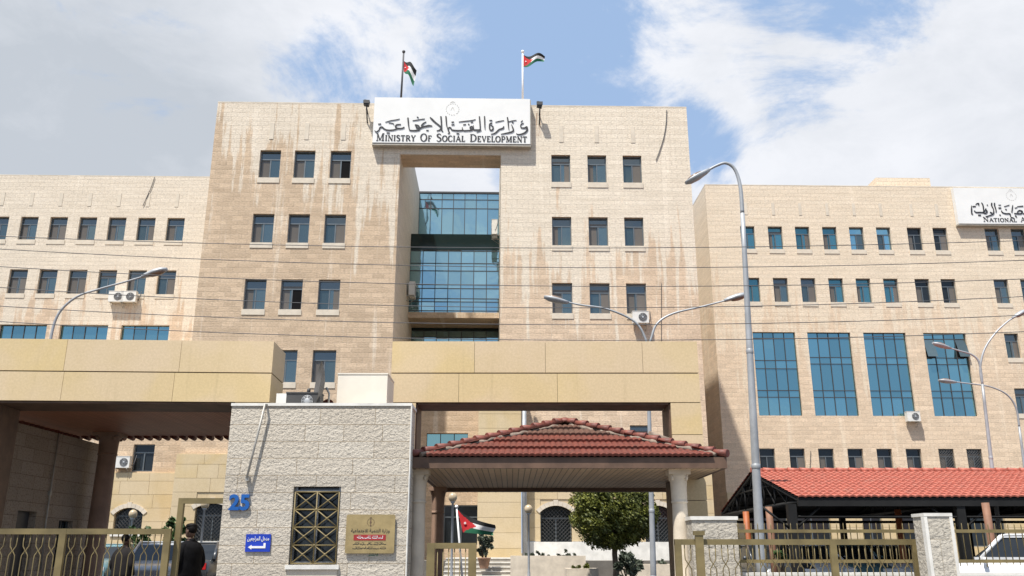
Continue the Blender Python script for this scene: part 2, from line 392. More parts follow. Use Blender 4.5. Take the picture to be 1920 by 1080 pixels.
def wallgrid(mb, x0, x1, z0, z1, y, opens, rev, mi=0, rmi=None):
    """wall facing -y with real openings and reveals"""
    rmi = mi if rmi is None else rmi
    opens = [o for o in opens if o[0] < x1 and o[1] > x0 and o[2] < z1 and o[3] > z0]
    xs = sorted(set([x0, x1]+[round(min(max(a, x0), x1), 4) for o in opens for a in o[:2]]))
    zs = sorted(set([z0, z1]+[round(min(max(a, z0), z1), 4) for o in opens for a in o[2:4]]))
    for i in range(len(xs)-1):
        for j in range(len(zs)-1):
            cx, cz = (xs[i]+xs[i+1])/2, (zs[j]+zs[j+1])/2
            if any(o[0] < cx < o[1] and o[2] < cz < o[3] for o in opens): continue
            mb.quad((xs[i], y, zs[j]), (xs[i+1], y, zs[j]), (xs[i+1], y, zs[j+1]), (xs[i], y, zs[j+1]), mi)
    for a, b, c, d in [o[:4] for o in opens]:
        Yb = y+rev
        mb.quad((a, y, c), (a, y, d), (a, Yb, d), (a, Yb, c), rmi); mb.quad((b, y, d), (b, y, c), (b, Yb, c), (b, Yb, d), rmi)
        mb.quad((a, y, d), (b, y, d), (b, Yb, d), (a, Yb, d), rmi); mb.quad((b, y, c), (a, y, c), (a, Yb, c), (b, Yb, c), rmi)
def arc(cx, cz, r, a0, a1, n): return [(cx+r*math.cos(R(a0+(a1-a0)*k/n)), cz+r*math.sin(R(a0+(a1-a0)*k/n))) for k in range(n+1)]

# ================================================================== GROUND
g = MB(); g.quad((-900, -300, -.02), (900, -300, -.02), (900, 1500, -.02), (-900, 1500, -.02)); tag(g.build('ground', 'earth'), None, None, kind='structure')
g = MB(); g.box(-150, 150, -6, 11.2, -.4, 0); tag(g.build('road', 'asphalt'), None, None, kind='structure')
g = MB(); g.box(-150, 150, 11.2, 17.0, -.4, .14); tag(g.build('pavement', 'paving'), None, None, kind='structure')
g = MB(); g.box(-60, 60, 17.0, 38.5, -.4, .42); tag(g.build('yard', 'asphalt'), None, None, kind='structure')
g = MB(); g.box(-60, 60, 38.5, 90, -.4, 1.25); tag(g.build('terrace', 'paving'), None, None, kind='structure')

# ================================================================== WINDOWS
WCACHE = {}
def window(parent, x0, x1, z0, z1, y, style='std', variant=0, sill=True, rev=.22, arch=False, grille=False):
    """window = frame mesh; children: glass (all its panes), sill, grille"""
    w, h = round(x1-x0, 2), round(z1-z0, 2); key = (w, h, style, variant, sill, grille, random.randrange(6))
    if key in WCACHE:
        src = WCACHE[key]; o = copy_tree(src, parent)
    else:
        fr = MB(); t = .055; d0, d1 = rev-.06, rev+.03; e = .004
        fr.box(e, t, d0, d1, e, h-e); fr.box(w-t, w-e, d0, d1, e, h-e); fr.box(t, w-t, d0, d1, e, t); fr.box(t, w-t, d0, d1, h-t, h-e)
        gl = MB(); zt = h*.70
        if style == 'std':
            fr.box(t, w-t, d0+.003, d1-.003, zt-.03, zt+.03)
            fr.box(w*.5-.03, w*.5+.03, d0+.01, d1-.01, t, zt-.03)
            zb_ = zt+.03+(h-t-zt-.03)*random.choice((0, 0, 0, .35))
            gl.quad((t, rev, zb_), (w-t, rev, zb_), (w-t, rev+.008, h-t), (t, rev+.008, h-t), 0)
            if zb_ > zt+.04: gl.quad((t, rev, zt+.03), (w-t, rev, zt+.03), (w-t, rev, zb_), (t, rev, zb_), 1)
            tl, tr = [(1, 2), (2, 1), (2, 2), (1, 3), (2, 2), (1, 1)][variant % 6]
            jj = random.uniform(-.012, .012); mid = w*.5; op = random.random() < .07
            for a_, b_, yy, kd in ((t, mid-.03, rev, tl), (mid+.03, w-t, rev-.03, tr)):
                j1 = random.uniform(-.008, .008); zs_ = zt-.03
                if kd == 1:
                    f_ = random.choice((1, 1, .8, .62, .9)); outer = a_ == t
                    c_ = a_+(b_-a_)*f_ if outer else b_-(b_-a_)*f_
                    p0, p1, q0, q1 = (a_, c_, c_, b_) if outer else (c_, b_, a_, c_)
                    gl.quad((p0, yy, t), (p1, yy+j1, t), (p1, yy+j1, zs_), (p0, yy, zs_), 1)
                    if f_ < 1: gl.quad((q0, yy, t), (q1, yy+j1, t), (q1, yy+j1, zs_), (q0, yy, zs_), 2)
                else:
                    gl.quad((a_, yy, t), (b_, yy+j1, t), (b_, yy+j1, zs_), (a_, yy, zs_), kd)
            # drawn blind / curtain edge on one half
            mats = [['window_grey', 'window_curtained', 'window_blue', 'room_dark'], ['window_teal', 'window_curtained', 'window_teal', 'room_dark'],
                    ['window_sky', 'window_sky', 'window_blue', 'window_teal'], ['window_dim', 'window_curtained', 'window_dim', 'room_dark']][variant//6]
        elif style == 'dark':
            fr.box(t, w-t, d0+.003, d1-.003, zt-.03, zt+.03); fr.box(w*.5-.03, w*.5+.03, d0+.01, d1-.01, t, zt-.03)
            gl.quad((t, rev, t), (w-t, rev, t), (w-t, rev, h-t), (t, rev, h-t), 0); mats = ['window_dim']
        o = fr.build('window', 'frame_alu', parent)
        gl.build('glass', mats, o)
        if sill:
            s_ = MB(); s_.box(.003, w-.003, -.03, rev-.06, .0005, .012); s_.box(-.03, w+.03, -.03, -.001, -.27, -.0005); s_.build('sill', 'stone_trim', o)
        if grille:
            gr = MB(); st = .16
            k = 0
            while k*st < w+h:
                for sgn in (0, 1):
                    a = k*st; p0 = (min(a, w), max(0, a-w)); p1 = (max(0, a-h), min(a, h))
                    if sgn: p0, p1 = (w-p0[0], p0[1]), (w-p1[0], p1[1])
                    gr.tube([(p0[0], .05, p0[1]), (p1[0], .05, p1[1])], .008, 4)
                k += 1
            gr.build('grille', 'dish_grey', o)
        WCACHE[key] = o
    o.location = (x0, y, z0)
    return o
def curtain(parent, x0, x1, z0, z1, y, ncol, rows, mat='curtain_glass', opened=(), name='curtain_window', lean=0):
    """glazed wall: dark mullion grid with slightly uneven panes"""
    fr = MB(); t = .02
    for k in range(ncol+1):
        x = x0+(x1-x0)*k/ncol; fr.box(max(x0, x-t), min(x1, x+t), y-.02, y+.08, z0, z1)
    zs = [z0+(z1-z0)*r for r in rows]
    for z in zs: fr.box(x0, x1, y-.016, y+.07, max(z0, z-t), min(z1, z+t))
    o = fr.build(name, 'frame_dark', parent)
    gl = MB()
    for i in range(ncol):
        for j in range(len(zs)-1):
            a, b = x0+(x1-x0)*i/ncol+t, x0+(x1-x0)*(i+1)/ncol-t; c, d = zs[j]+t, zs[j+1]-t
            if (i, j) in opened:
                gl.quad((a, y-.35, c), (b, y-.35, c), (b, y+.01, d), (a, y+.01, d), 1); gl.quad((a, y+.05, c), (b, y+.05, c), (b, y+.05, d), (a, y+.05, d), 2); continue
            q = [random.uniform(-.004, .004) for _ in range(3)]
            gl.quad((a, y+.02+q[0], c), (b, y+.02+q[1], c), (b, y+.02+q[1]+q[2], d), (a, y+.02+q[0]+q[2], d), 0)
    gl.build('glass', [mat, 'window_sky' if False else 'window_blue', 'room_dark'], o)
    return o

# ================================================================== MINISTRY BUILDING
ministry = thing('ministry_building', 'stepped six storey stone building with the wide white sign over its central opening', 'office building', (0, Y0, 0), YAW)
ZT, ZL, CL = 24.08, 24.5, 5.9       # tower roof, wing roof, cladding top
xl0, xl1, xr0, xr1 = -15.37, -5.76, -.58, 9.22
def rects(xs, z1, w=1.06, h=1.55): return [(x, x+w, z1-h, z1) for x in xs]
TL = [(rects([-12.93, -11.17, -9.33], 21.38), (0, 0, 3)), (rects([-13.0, -11.22, -9.41], 17.87), (0, 0, 1)), (rects([-13.1, -11.33, -9.5], 14.43), (0, 4, 1)), (rects([-13.2, -11.4, -9.55], 10.88, 1.12, 1.58), (0, 0, 0))]
TR = [(rects([2.03, 3.9, 5.73], 21.28, .98), (1, 0, 1)), (rects([2.02, 3.87, 5.68], 17.84, .98), (0, 0, 1)), (rects([1.98, 3.83, 5.64], 14.34, 1.0, 1.57), (0, 1, 2)), (rects([1.96, 3.8, 5.6], 10.85, 1.0, 1.57), (0, 1, 0)), (rects([1.96, 3.7, 5.56], 7.33, 1.0, 1.2), (2, 2, 2))]
oL = [r for rr, _ in TL for r in rr]; oR = [r for rr, _ in TR for r in rr]
mb = MB()
wallgrid(mb, xl0, xl1, CL, ZT, 0, oL, .25); 
mb.quad((xl1, 0, 0), (xl1, 24, 0), (xl1, 24, ZT), (xl1, 0, ZT)); mb.quad((xl0, 24, 0), (xl0, 0, 0), (xl0, 0, ZT), (xl0, 24, ZT))
mb.quad((xl0, 0, ZT), (xl1, 0, ZT), (xl1, 24, ZT), (xl0, 24, ZT))
mb.build('tower_wall', 'stone_left_tower', ministry, uv=True)
mb = MB()
wallgrid(mb, xr0, xr1, CL, ZT, 0, oR, .25)
mb.quad((xr1, 0, 0), (xr1, 24, 0), (xr1, 24, ZT), (xr1, 0, ZT)); mb.quad((xr0, 24, 0), (xr0, 0, 0), (xr0, 0, ZT), (xr0, 24, ZT))
mb.quad((xr0, 0, ZT), (xr1, 0, ZT), (xr1, 24, ZT), (xr0, 24, ZT))
mb.build('tower_wall', 'stone_right_tower', ministry, uv=True)
mb = MB(); mb.box(xl1, xr0, .004, 1.6, 21.22, ZT-.004); mb.build('lintel', 'stone_right_tower', ministry, uv=True)
mb = MB()
for a, b in ((xl0, xr1),): mb.box(a-.005, b+.005, -.005, .34, ZT+.002, ZT+.06)
for a, b in ((xl0-.005, xl0+.3), (xr1-.3, xr1+.005)): mb.box(a, b, .34, 24, ZT+.002, ZT+.06)
mb.build('coping', 'coping', ministry)
for rr, va in TL+TR:
    for r, v in zip(rr, va):
        window(ministry, *r, 0, variant=[0, 1, 5, 3, 9, 1][v] if v != 4 else 3)
# pale slabs in the frieze under the roof
for x in (-12.55, -10.75, -8.85, 2.45, 4.3, 6.2): MB().box(x, x+.22, -.02, -.001, 22.0, 22.95).build('frieze_slab', 'stone_trim', ministry)
# left wing
LWx = [B(uR, vt, 10.5)[0]-1.08 for uR, vt in ((73, 406), (128, 406), (183, 407), (238, 407), (293, 408), (347, 408))]
d = (LWx[-1]-LWx[0])/5; L1x = [LWx[-1]-d*k for k in range(12)]
LWx2 = [B(uR, vt, 10.5)[0]-1.1 for uR, vt in ((109, 505), (331, 507))]; d2 = (LWx2[1]-LWx2[0])/4; L2x = [LWx2[1]-d2*k for k in range(12)]
oW = rects(L1x, 21.71, 1.08, 1.54)+rects(L2x, 18.24, 1.1, 1.56)
big = [(B(a, 618, 10.5)[0], B(b, 618, 10.5)[0], 9.4, 14.74) for a, b in ((-2, 87), (112, 202), (227, 317))]
big += [(big[0][0]-3.4*k, big[0][0]-3.4*k+2.7, 9.4, 14.74) for k in (1, 2)]
low = []
mb = MB(); wallgrid(mb, -46, xl0+1, 1.1, ZL, 10.5, oW+big+low, .28)
mb.quad((-46, 10.5, ZL), (xl0+1, 10.5, ZL), (xl0+1, 30, ZL), (-46, 30, ZL)); mb.quad((-46, 30, 0), (-46, 10.5, 0), (-46, 10.5, ZL), (-46, 30, ZL))
mb.build('wing_wall', 'stone_left_wing', ministry, uv=True)
mb = MB(); mb.box(-46, xl0-.05, 10.495, 10.8, ZL+.002, ZL+.06); mb.build('coping', 'coping', ministry)
for k, r in enumerate(rects(L1x, 21.71, 1.08, 1.54)): window(ministry, *r, 10.5, variant=[0, 1, 0, 0, 5, 0][k % 6])
for k, r in enumerate(rects(L2x, 18.24, 1.1, 1.56)): window(ministry, *r, 10.5, variant=[1, 0, 2, 5, 0, 5][k % 6])
for r in big: curtain(ministry, *r[:4], 10.7, 4, (0, .16, .42, .48, .76, .82, 1), 'deep_glass')
for r in low: window(ministry, *r, 10.5, style='dark', variant=0)
for k in range(7): MB().box(L1x[0]+.35-k*d, L1x[0]+.57-k*d, 10.48, 10.499, 22.45, 23.35).build('frieze_slab', 'stone_trim', ministry)
# projecting yellow ground floor of the left side, and of the towers
def cladding(parent, x0, x1, z0, z1, y, opens, rh=.62, seed=1, name='stone_cladding', mat='yellow_clad', ret=True, deep=.5, wrange=(.9, 1.7)):
    rnd = random.Random(seed); mb = MB(); z = z0; row = 0; gp = .006
    while z < z1-.02:
        zt = min(z+rh, z1); x = x0
        while x < x1-.01:
            w = rnd.uniform(*wrange); xe = min(x+w, x1)
            if x1-xe < .35: xe = x1
            segs = [(x, xe)]
            for a, b, c, d_ in [o[:4] for o in opens]:
                if c < zt-.02 and d_ > z+.02:
                    new = []
                    for p, q in segs:
                        if b <= p or a >= q: new.append((p, q)); continue
                        if p < a: new.append((p, a))
                        if b < q: new.append((b, q))
                    segs = new
            for p, q in segs:
                if q-p > .03: mb.box(p+gp, q-gp, y-.04, y+.02, z+gp, zt-gp)
            x = xe
        z = zt; row += 1
    core = MB(); wallgrid(core, x0, x1, z0, z1, y, opens, .3)
    if ret: core.box(x0+.002, x1-.002, y+.001, y+deep, z1-.3, z1+.02) ; core.quad((x1-.001, y, z0), (x1-.001, y+deep, z0), (x1-.001, y+deep, z1), (x1-.001, y, z1)); core.quad((x0+.001, y+deep, z0), (x0+.001, y, z0), (x0+.001, y, z1), (x0+.001, y+deep, z1))
    o = core.build(name, mat if ret else 'yellow_clad', parent)
    mb.build('stone_slabs', mat, o); return o
def archwin(parent, x0, x1, z0, z1, y, rise=.28, grille=True, clad='yellow_clad', surround=True):
    """segmental arched window: spandrel infill, pale surround, frame, glass"""
    w = x1-x0; Rr = (w*w/4+rise*rise)/(2*rise); cx = (x0+x1)/2; cz = z1-Rr; n = 12
    pts = [(x0+w*k/n, cz+math.sqrt(max(0, Rr*Rr-(x0+w*k/n-cx)**2))) for k in range(n+1)]
    fr = MB(); t = .06
    fr.box(x0+.002, x0+t, y+.2, y+.28, z0, z1-rise); fr.box(x1-t, x1-.002, y+.2, y+.28, z0, z1-rise); fr.box(x0+t, x1-t, y+.2, y+.28, z0, z0+t)
    zt = z0+(z1-z0)*.68; fr.box(x0+t, x1-t, y+.203, y+.277, zt-.03, zt+.03); fr.box(cx-.03, cx+.03, y+.206, y+.274, z0+t, zt-.03)
    o = fr.build('arched_window', 'frame_alu', parent)
    gl = MB(); gl.quad((x0, y+.24, z0), (x1, y+.24, z0), (x1, y+.24, z1), (x0, y+.24, z1)); gl.build('glass', 'window_dim', o)
    sp = MB()
    for k in range(n):
        a, b = pts[k], pts[k+1]; sp.prism([(a[0], a[1]), (b[0], b[1]), (b[0], z1+.01), (a[0], z1+.01)], y-.03, y+.19)
    sp.build('spandrel', clad, o)
    if surround:
        a_ = MB(); r1, r2 = Rr, Rr+.2; th = math.degrees(math.asin(w/2/Rr)); m_ = 9
        for k in range(m_):
            t0, t1 = 90+th+4-(2*th+8)*k/m_, 90+th+4-(2*th+8)*(k+1)/m_-(-.5)
            P = lambda r, t: (cx+r*math.cos(R(t)), cz+r*math.sin(R(t)))
            a_.prism([P(r1, t0), P(r1, t1), P(r2+(.06 if k == m_//2 else 0), t1), P(r2+(.06 if k == m_//2 else 0), t0)], y-.075, y-.03)
        a_.build('arch_stones', 'stone_trim', o)
    s_ = MB(); s_.box(x0-.08, x1+.08, y-.1, y+.2, z0-.14, z0-.003); s_.build('sill', 'white_cap', o)
    if grille:
        gr = MB(); st = .17; h = z1-z0
        k = 1
        while k*st < w+h:
            for sgn in (0, 1):
                a = k*st; p0 = (min(a, w), max(0, a-w)); p1 = (max(0, a-h), min(a, h))
                if sgn: p0, p1 = (w-p0[0], p0[1]), (w-p1[0], p1[1])
                gr.tube([(x0+p0[0], y+.1, z0+p0[1]), (x0+p1[0], y+.1, z0+p1[1])], .010, 4)
            k += 1
        gr.build('grille', 'ac_dark', o)
    return o
def bb(u0, v0, u1, v1, yl):
    a, b = B(u0, v0, yl), B(u1, v1, yl); return (min(a[0], b[0]), max(a[0], b[0]), min(a[1], b[1]), max(a[1], b[1]))
# left ground floor (seen under the left canopy)
aw = bb(217, 952, 264, 1000, 1.5); aw2 = bb(368, 944, 424, 1015, -.3)
cladding(ministry, -26, -15.37, 1.1, 5.2, 1.5, [aw], seed=3, deep=.25)
pw_ = [bb(251, 833, 285, 884, 1.7), bb(196, 833, 230, 884, 1.7), bb(310, 833, 340, 884, 1.7)][:1]
mb = MB(); wallgrid(mb, -26, -15.37, 5.19, 10.2, 1.7, pw_, .25); mb.quad((-26, 1.7, 10.2), (-15.37, 1.7, 10.2), (-15.37, 11, 10.2), (-26, 11, 10.2)); mb.build('podium_wall', 'stone_left_tower', ministry, uv=True)
for r in pw_: window(ministry, *r, 1.7, style='dark', sill=False)
archwin(ministry, *aw, 1.5)
cladding(ministry, -15.37, xl1, 1.1, CL, -.3, [aw2], seed=5, deep=.4)
archwin(ministry, *aw2, -.3, rise=.2)
# right ground floor
ws = [bb(1013, 948, 1073, 1022, -.3), bb(1108, 948, 1168, 1022, -.3), bb(1208, 948, 1262, 1022, -.3)]
cladding(ministry, .55, xr1, 2.05, CL, -.3, ws, seed=9, deep=.4)
for r in ws: archwin(ministry, *r, -.3)
mb = MB(); mb.box(.55, xr1+.1, -.42, .1, .5, 2.04); mb.build('plinth', 'white_cap', ministry)
# yellow pier and shaded entrance recess
px = (B(897, 800, -.9)[0], B(977, 800, -.9)[0])
mb = MB(); cladding(ministry, px[0], px[1], 1.1, 9.6, -.9, [], seed=12, deep=4.5, wrange=(1.9, 2.6), rh=.66)
rec = (xl1, px[0])
r1 = bb(800, 812, 877, 845, 3.5); r2 = bb(832, 947, 897, 1022, 3.5)
mb = MB(); wallgrid(mb, rec[0]-.3, rec[1]+.3, 1.1, 9.6, 3.5, [r1, r2], .3); mb.quad((rec[0], 3.5, 9.6), (rec[1], 3.5, 9.6), (rec[1], 10, 9.6), (rec[0], 10, 9.6))
mb.build('entrance_wall', 'stone_left_tower', ministry, uv=True)
curtain(ministry, *r1, 3.7, 3, (0, 1), 'deep_glass')
window(ministry, *r2, 3.5, style='dark', sill=False)
mb = MB(); pp = B(983, 800, -.95)[0]; mb.tube([(pp, -.85, 1.3), (pp, -.85, 9.6)], .11, 10); mb.build('downpipe', 'galv', ministry)
# recess glass between the towers
gx0, gx1 = xl1, xr0
zt_ = B(850, 363, 11.5)[1]; zb_ = B(850, 439, 7)[1]; zc_ = B(850, 468, 7)[1]
curtain(ministry, gx0, gx1, 19.2, zt_, 11.5, 7, (0, .32, .78, .91, 1), 'curtain_glass')
mb = MB(); mb.box(gx0, gx1, 11.44, 14, zt_+.002, zt_+.12); mb.build('bridge_coping', 'frame_dark', ministry)
mb = MB(); mb.box(gx0, gx1, 7.0, 14, zc_, zb_); mb.build('bridge_spandrel', 'spandrel_glass', ministry)
curtain(ministry, gx0, gx1, B(850, 588, 7)[1]+.06, zc_-.004, 7.03, 7, (0, .03, .17, .22, .38, .44, .66, .78, .98, 1), 'curtain_glass')
zs = B(850, 588, 7)[1]
mb = MB(); mb.box(gx0, gx1, 6.9, 9.5, zs-.28, zs+.05, 0); mb.build('floor_slab', 'stone_left_tower', ministry, uv=True)
mb = MB(); mb.box(gx0, gx1, 9.2, 9.5, 14.2, zs-.29, 0); mb.build('spandrel', 'spandrel_glass', ministry)
curtain(ministry, gx0, gx1, 9.4, 14.19, 9.3, 7, (0, .3, .36, .8, .92, 1), 'curtain_glass')

# ================================================================== RIGHT BUILDING
annex = thing('annex_building', 'peach stone building on the right with tall blue window bays behind the red carport', 'office building', (0, Y0, 0), YAW)
xw = 12.7; ZR = 24.28; YR = 10.5
R1x = [14.76, 16.53, 18.27, 20.02, 21.75, 23.49, 25.48, 27.14, 30.5, 32.2, 34, 35.8]
R5x = [14.82, 16.60, 18.32, 20.07, 21.8, 23.55, 25.5, 27.18]
rr1 = rects(R1x, 21.47, .92, 1.55); rr2 = rects([x+.03 for x in R1x], 18.03, .92, 1.58); rr5 = rects(R5x, 7.46, .92, 1.5)
rw = [(30.62, 31.5, 12.97, 14.53), (32.4, 33.3, 12.97, 14.53), (30.67, 31.55, 9.55, 11.1), (32.5, 33.4, 9.55, 11.1), (30.7, 31.6, 5.95, 7.5)]
rb = [(15.0, 17.62, 9.4, 14.53), (18.38, 21.04, 9.4, 14.53), (21.85, 24.48, 9.4, 14.53), (25.58, 28.22, 9.4, 14.53)]
gw = [(B(a, 1000, YR)[0], B(b, 1000, YR)[0], 1.9, 4.55) for a, b in ((1400, 1478), (1490, 1558), (1618, 1655), (1692, 1780), (1795, 1850), (1860, 1886))]+[(32, 34.5, 1.9, 4.55)]
mb = MB(); wallgrid(mb, xw, 48, 4.9, ZR, YR, rr1+rr2+rr5+rw+rb, .25)
mb.quad((xw, 34, 0), (xw, YR, 0), (xw, YR, ZR), (xw, 34, ZR)); mb.quad((xw, YR, ZR), (48, YR, ZR), (48, 34, ZR), (xw, 34, ZR)); mb.quad((48, YR, 0), (48, 34, 0), (48, 34, ZR), (48, YR, ZR))
mb.build('wall', 'stone_right_wing', annex, uv=True)
cladding(annex, xw, 48, 1.1, 4.9, YR-.1, gw, seed=21, deep=.3)
for r in gw: window(annex, *r, YR-.1, style='dark', grille=False, sill=False)
mb = MB(); mb.box(xw-.005, 48, YR-.005, YR+.3, ZR+.002, ZR+.06); mb.box(xw-.005, xw+.3, YR+.3, 34, ZR+.002, ZR+.06); mb.build('coping', 'coping', annex)
mb = MB(); mb.box(24.3, 27.9, YR+.8, YR+4, ZR, ZR+1.0); mb.build('roof_house', 'stone_right_wing', annex, uv=True)
for k, r in enumerate(rr1): window(annex, *r, YR, variant=[6, 6, 7, 6, 12, 13, 18, 19, 0, 1, 0, 0][k])
for k, r in enumerate(rr2): window(annex, *r, YR, variant=[8, 0, 1, 6, 6, 7, 18, 19, 0, 1, 0, 0][k])
for k, r in enumerate(rr5): window(annex, *r, YR, variant=[20, 19, 18, 19, 18, 18, 18, 18][k], grille=k > 5)
for r in rw: window(annex, *r, YR, variant=1)
for k, r in enumerate(rb): curtain(annex, *r, YR+.15, 4, (0, .22, .30, .62, .70, .93, 1) if k else (0, .22, .30, .56, .66, .93, 1), 'deep_glass', opened=((0, 4), (3, 4)) if k == 3 else ())
for x in R1x[:8]: MB().box(x+.35, x+.55, YR-.02, YR-.001, 22.25, 23.1).build('frieze_slab', 'stone_trim', annex)

# ================================================================== LETTERING
def stroke(mb, pts, w, y, depth=.03):
    """flat ribbon of varying width through 2D points, with thickness"""
    n = len(pts); ws = w if isinstance(w, (list, tuple)) else [w]*n
    # smooth
    P, Q = [], []
    for k in range(n-1):
        a = pts[max(k-1, 0)]; b = pts[k]; c = pts[k+1]; d_ = pts[min(k+2, n-1)]
        for s_ in range(4):
            t = s_/4; t2, t3 = t*t, t*t*t
            P.append(tuple(.5*((2*b[i])+(-a[i]+c[i])*t+(2*a[i]-5*b[i]+4*c[i]-d_[i])*t2+(-a[i]+3*b[i]-3*c[i]+d_[i])*t3) for i in (0, 1))); Q.append(ws[k]+(ws[k+1]-ws[k])*t)
    P.append(pts[-1]); Q.append(ws[-1]); m_ = len(P); L, Rr = [], []
    for k in range(m_):
        a, b = P[max(k-1, 0)], P[min(k+1, m_-1)]; dx, dz = b[0]-a[0], b[1]-a[1]; l = math.hypot(dx, dz) or 1
        nx, nz = -dz/l*Q[k]/2, dx/l*Q[k]/2; L.append((P[k][0]+nx, P[k][1]+nz)); Rr.append((P[k][0]-nx, P[k][1]-nz))
    for k in range(m_-1):
        mb.prism([Rr[k], Rr[k+1], L[k+1], L[k]], y-depth-random.random()*.002, y)
GLY = {}
def _g():
    T, t = 1.0, .42   # thick / thin in stem units
    def ser(x, z, w=.20): return ((x-w/2, z), (x+w/2, z), t*.8)
    G = GLY
    O = lambda x0=.08, x1=.82: [([((x0+x1)/2+(x1-x0)/2*math.cos(R(a)), .5+.5*math.sin(R(a))) for a in range(90, 451, 30)], [t, T*.7, T, T, T, T*.7, t, T*.7, T, T, T, T*.7, t])]
    G['O'] = (.92, O())
    G['I'] = (.42, [([(.2, 0), (.2, 1)], T), ([(.05, .03), (.35, .03)], t), ([(.05, .97), (.35, .97)], t)])
    G['M'] = (1.1, [([(.18, 0), (.18, 1)], t), ([(.18, 1), (.52, .05)], T), ([(.52, .05), (.86, 1)], t), ([(.90, 0), (.90, 1)], T), ([(.04, .03), (.32, .03)], t), ([(.72, .03), (1.06, .03)], t), ([(.04, .97), (.25, .97)], t), ([(.85, .97), (1.06, .97)], t)])
    G['N'] = (.9, [([(.16, 0), (.16, 1)], t), ([(.14, 1), (.74, 0)], T), ([(.74, 0), (.74, 1)], t), ([(.03, .03), (.3, .03)], t), ([(.03, .97), (.25, .97)], t), ([(.6, .97), (.88, .97)], t)])
    G['S'] = (.7, [([(.60, .80), (.52, .95), (.33, 1), (.14, .88), (.14, .68), (.36, .53), (.56, .38), (.60, .2), (.44, .02), (.24, 0), (.08, .14)], [t, t, T*.6, T, T, T, T, T, T*.6, t, t])])
    G['T'] = (.78, [([(.38, 0), (.38, 1)], T), ([(.05, .97), (.71, .97)], t), ([(.22, .03), (.54, .03)], t), ([(.06, .97), (.06, .78)], t), ([(.70, .97), (.70, .78)], t)])
    G['R'] = (.84, [([(.18, 0), (.18, 1)], T), ([(.18, .97), (.48, .97), (.62, .76), (.48, .52), (.18, .50)], [t, t, T, t, t]), ([(.42, .5), (.76, .02)], T), ([(.05, .03), (.33, .03)], t), ([(.05, .97), (.3, .97)], t)])
    G['Y'] = (.8, [([(.40, 0), (.40, .48)], T), ([(.40, .46), (.12, 1)], T), ([(.40, .46), (.70, 1)], t), ([(.26, .03), (.56, .03)], t), ([(.02, .97), (.26, .97)], t), ([(.58, .97), (.8, .97)], t)])
    G['F'] = (.66, [([(.18, 0), (.18, 1)], T), ([(.05, .97), (.6, .97)], t), ([(.18, .52), (.48, .52)], t), ([(.05, .03), (.34, .03)], t), ([(.6, .97), (.6, .78)], t)])
    G['E'] = (.7, G['F'][1]+[([(.18, .03), (.62, .03)], t), ([(.62, .03), (.62, .22)], t)])
    G['L'] = (.66, [([(.18, 0), (.18, 1)], T), ([(.05, .97), (.33, .97)], t), ([(.05, .03), (.6, .03)], t), ([(.6, .03), (.6, .24)], t)])
    G['C'] = (.8, [([(.72, .78), (.62, .95), (.42, 1), (.18, .84), (.10, .5), (.18, .16), (.42, 0), (.64, .06), (.74, .22)], [t, t, t, T, T, T, t, t, t])])
    G['A'] = (.9, [([(.42, 1), (.78, .02)], T), ([(.42, 1), (.12, .02)], t), ([(.24, .36), (.62, .36)], t), ([(.0, .03), (.24, .03)], t), ([(.62, .03), (.94, .03)], t)])
    G['D'] = (.9, [([(.18, 0), (.18, 1)], T), ([(.18, .97), (.5, .95), (.76, .72), (.78, .4), (.6, .1), (.18, .03)], [t, t, T, T, t, t]), ([(.05, .03), (.2, .03)], t), ([(.05, .97), (.2, .97)], t)])
    G['P'] = (.74, [([(.18, 0), (.18, 1)], T), ([(.18, .97), (.5, .97), (.64, .74), (.5, .47), (.18, .45)], [t, t, T, t, t]), ([(.05, .03), (.34, .03)], t), ([(.05, .97), (.2, .97)], t)])
    G['U'] = (.86, [([(.16, 1), (.16, .3), (.26, .06), (.44, 0), (.62, .06), (.70, .3), (.70, 1)], [T, T, T, t, t, t, t]), ([(.03, .97), (.29, .97)], t), ([(.58, .97), (.82, .97)], t)])
    G['V'] = (.8, [([(.12, 1), (.42, 0)], T), ([(.42, 0), (.70, 1)], t), ([(.0, .97), (.26, .97)], t), ([(.58, .97), (.8, .97)], t)])
_g()
def smallcaps(mb, text, x, z, H, total, y, par=None):
    """serif small caps fitted to a total width"""
    seq = []; w = 0
    for k, ch in enumerate(text):
        if ch == ' ': w += .55; continue
        cap = (k == 0 or text[k-1] == ' '); s_ = 1.0 if cap else .76; gw_, st = GLY[ch.upper()]; seq.append((w, s_, st)); w += (gw_+.06)*s_
    kx = total/w; stem = H*.17
    for ox, s_, st in seq:
        if par: mb = MB()
        for pts, ww in st:
            P = [(x+(ox+p[0]*s_)*kx, z+p[1]*H*s_) for p in pts]
            WW = [q*stem*(1 if s_ == 1 else .9) for q in ww] if isinstance(ww, list) else ww*stem*(1 if s_ == 1 else .9)
            stroke(mb, P, WW, y, .02)
        if par: mb.build('letter', 'ink', par)
def zp(zx, zy, yl): return B(660+zx/4.8, 80+zy/4.8, yl)
SY = -.40
ms = thing('building_sign', 'wide white signboard lettered in Arabic and English over the central opening', 'sign', (0, Y0, 0), YAW)
sx0, sx1, sz0, sz1 = -7.16, .93, 21.68, 24.27
mb = MB(); mb.box(sx0, sx1, SY, -.03, sz0, sz1); mb.build('board', 'sign_white', ms)
mb = MB(); mb.box(sx0-.03, sx1+.03, SY+.03, -.02, sz0-.12, sz0-.004); mb.box(sx1+.004, sx1+.05, SY+.03, -.02, sz0, sz1-.05); mb.build('frame', 'sign_edge', ms)
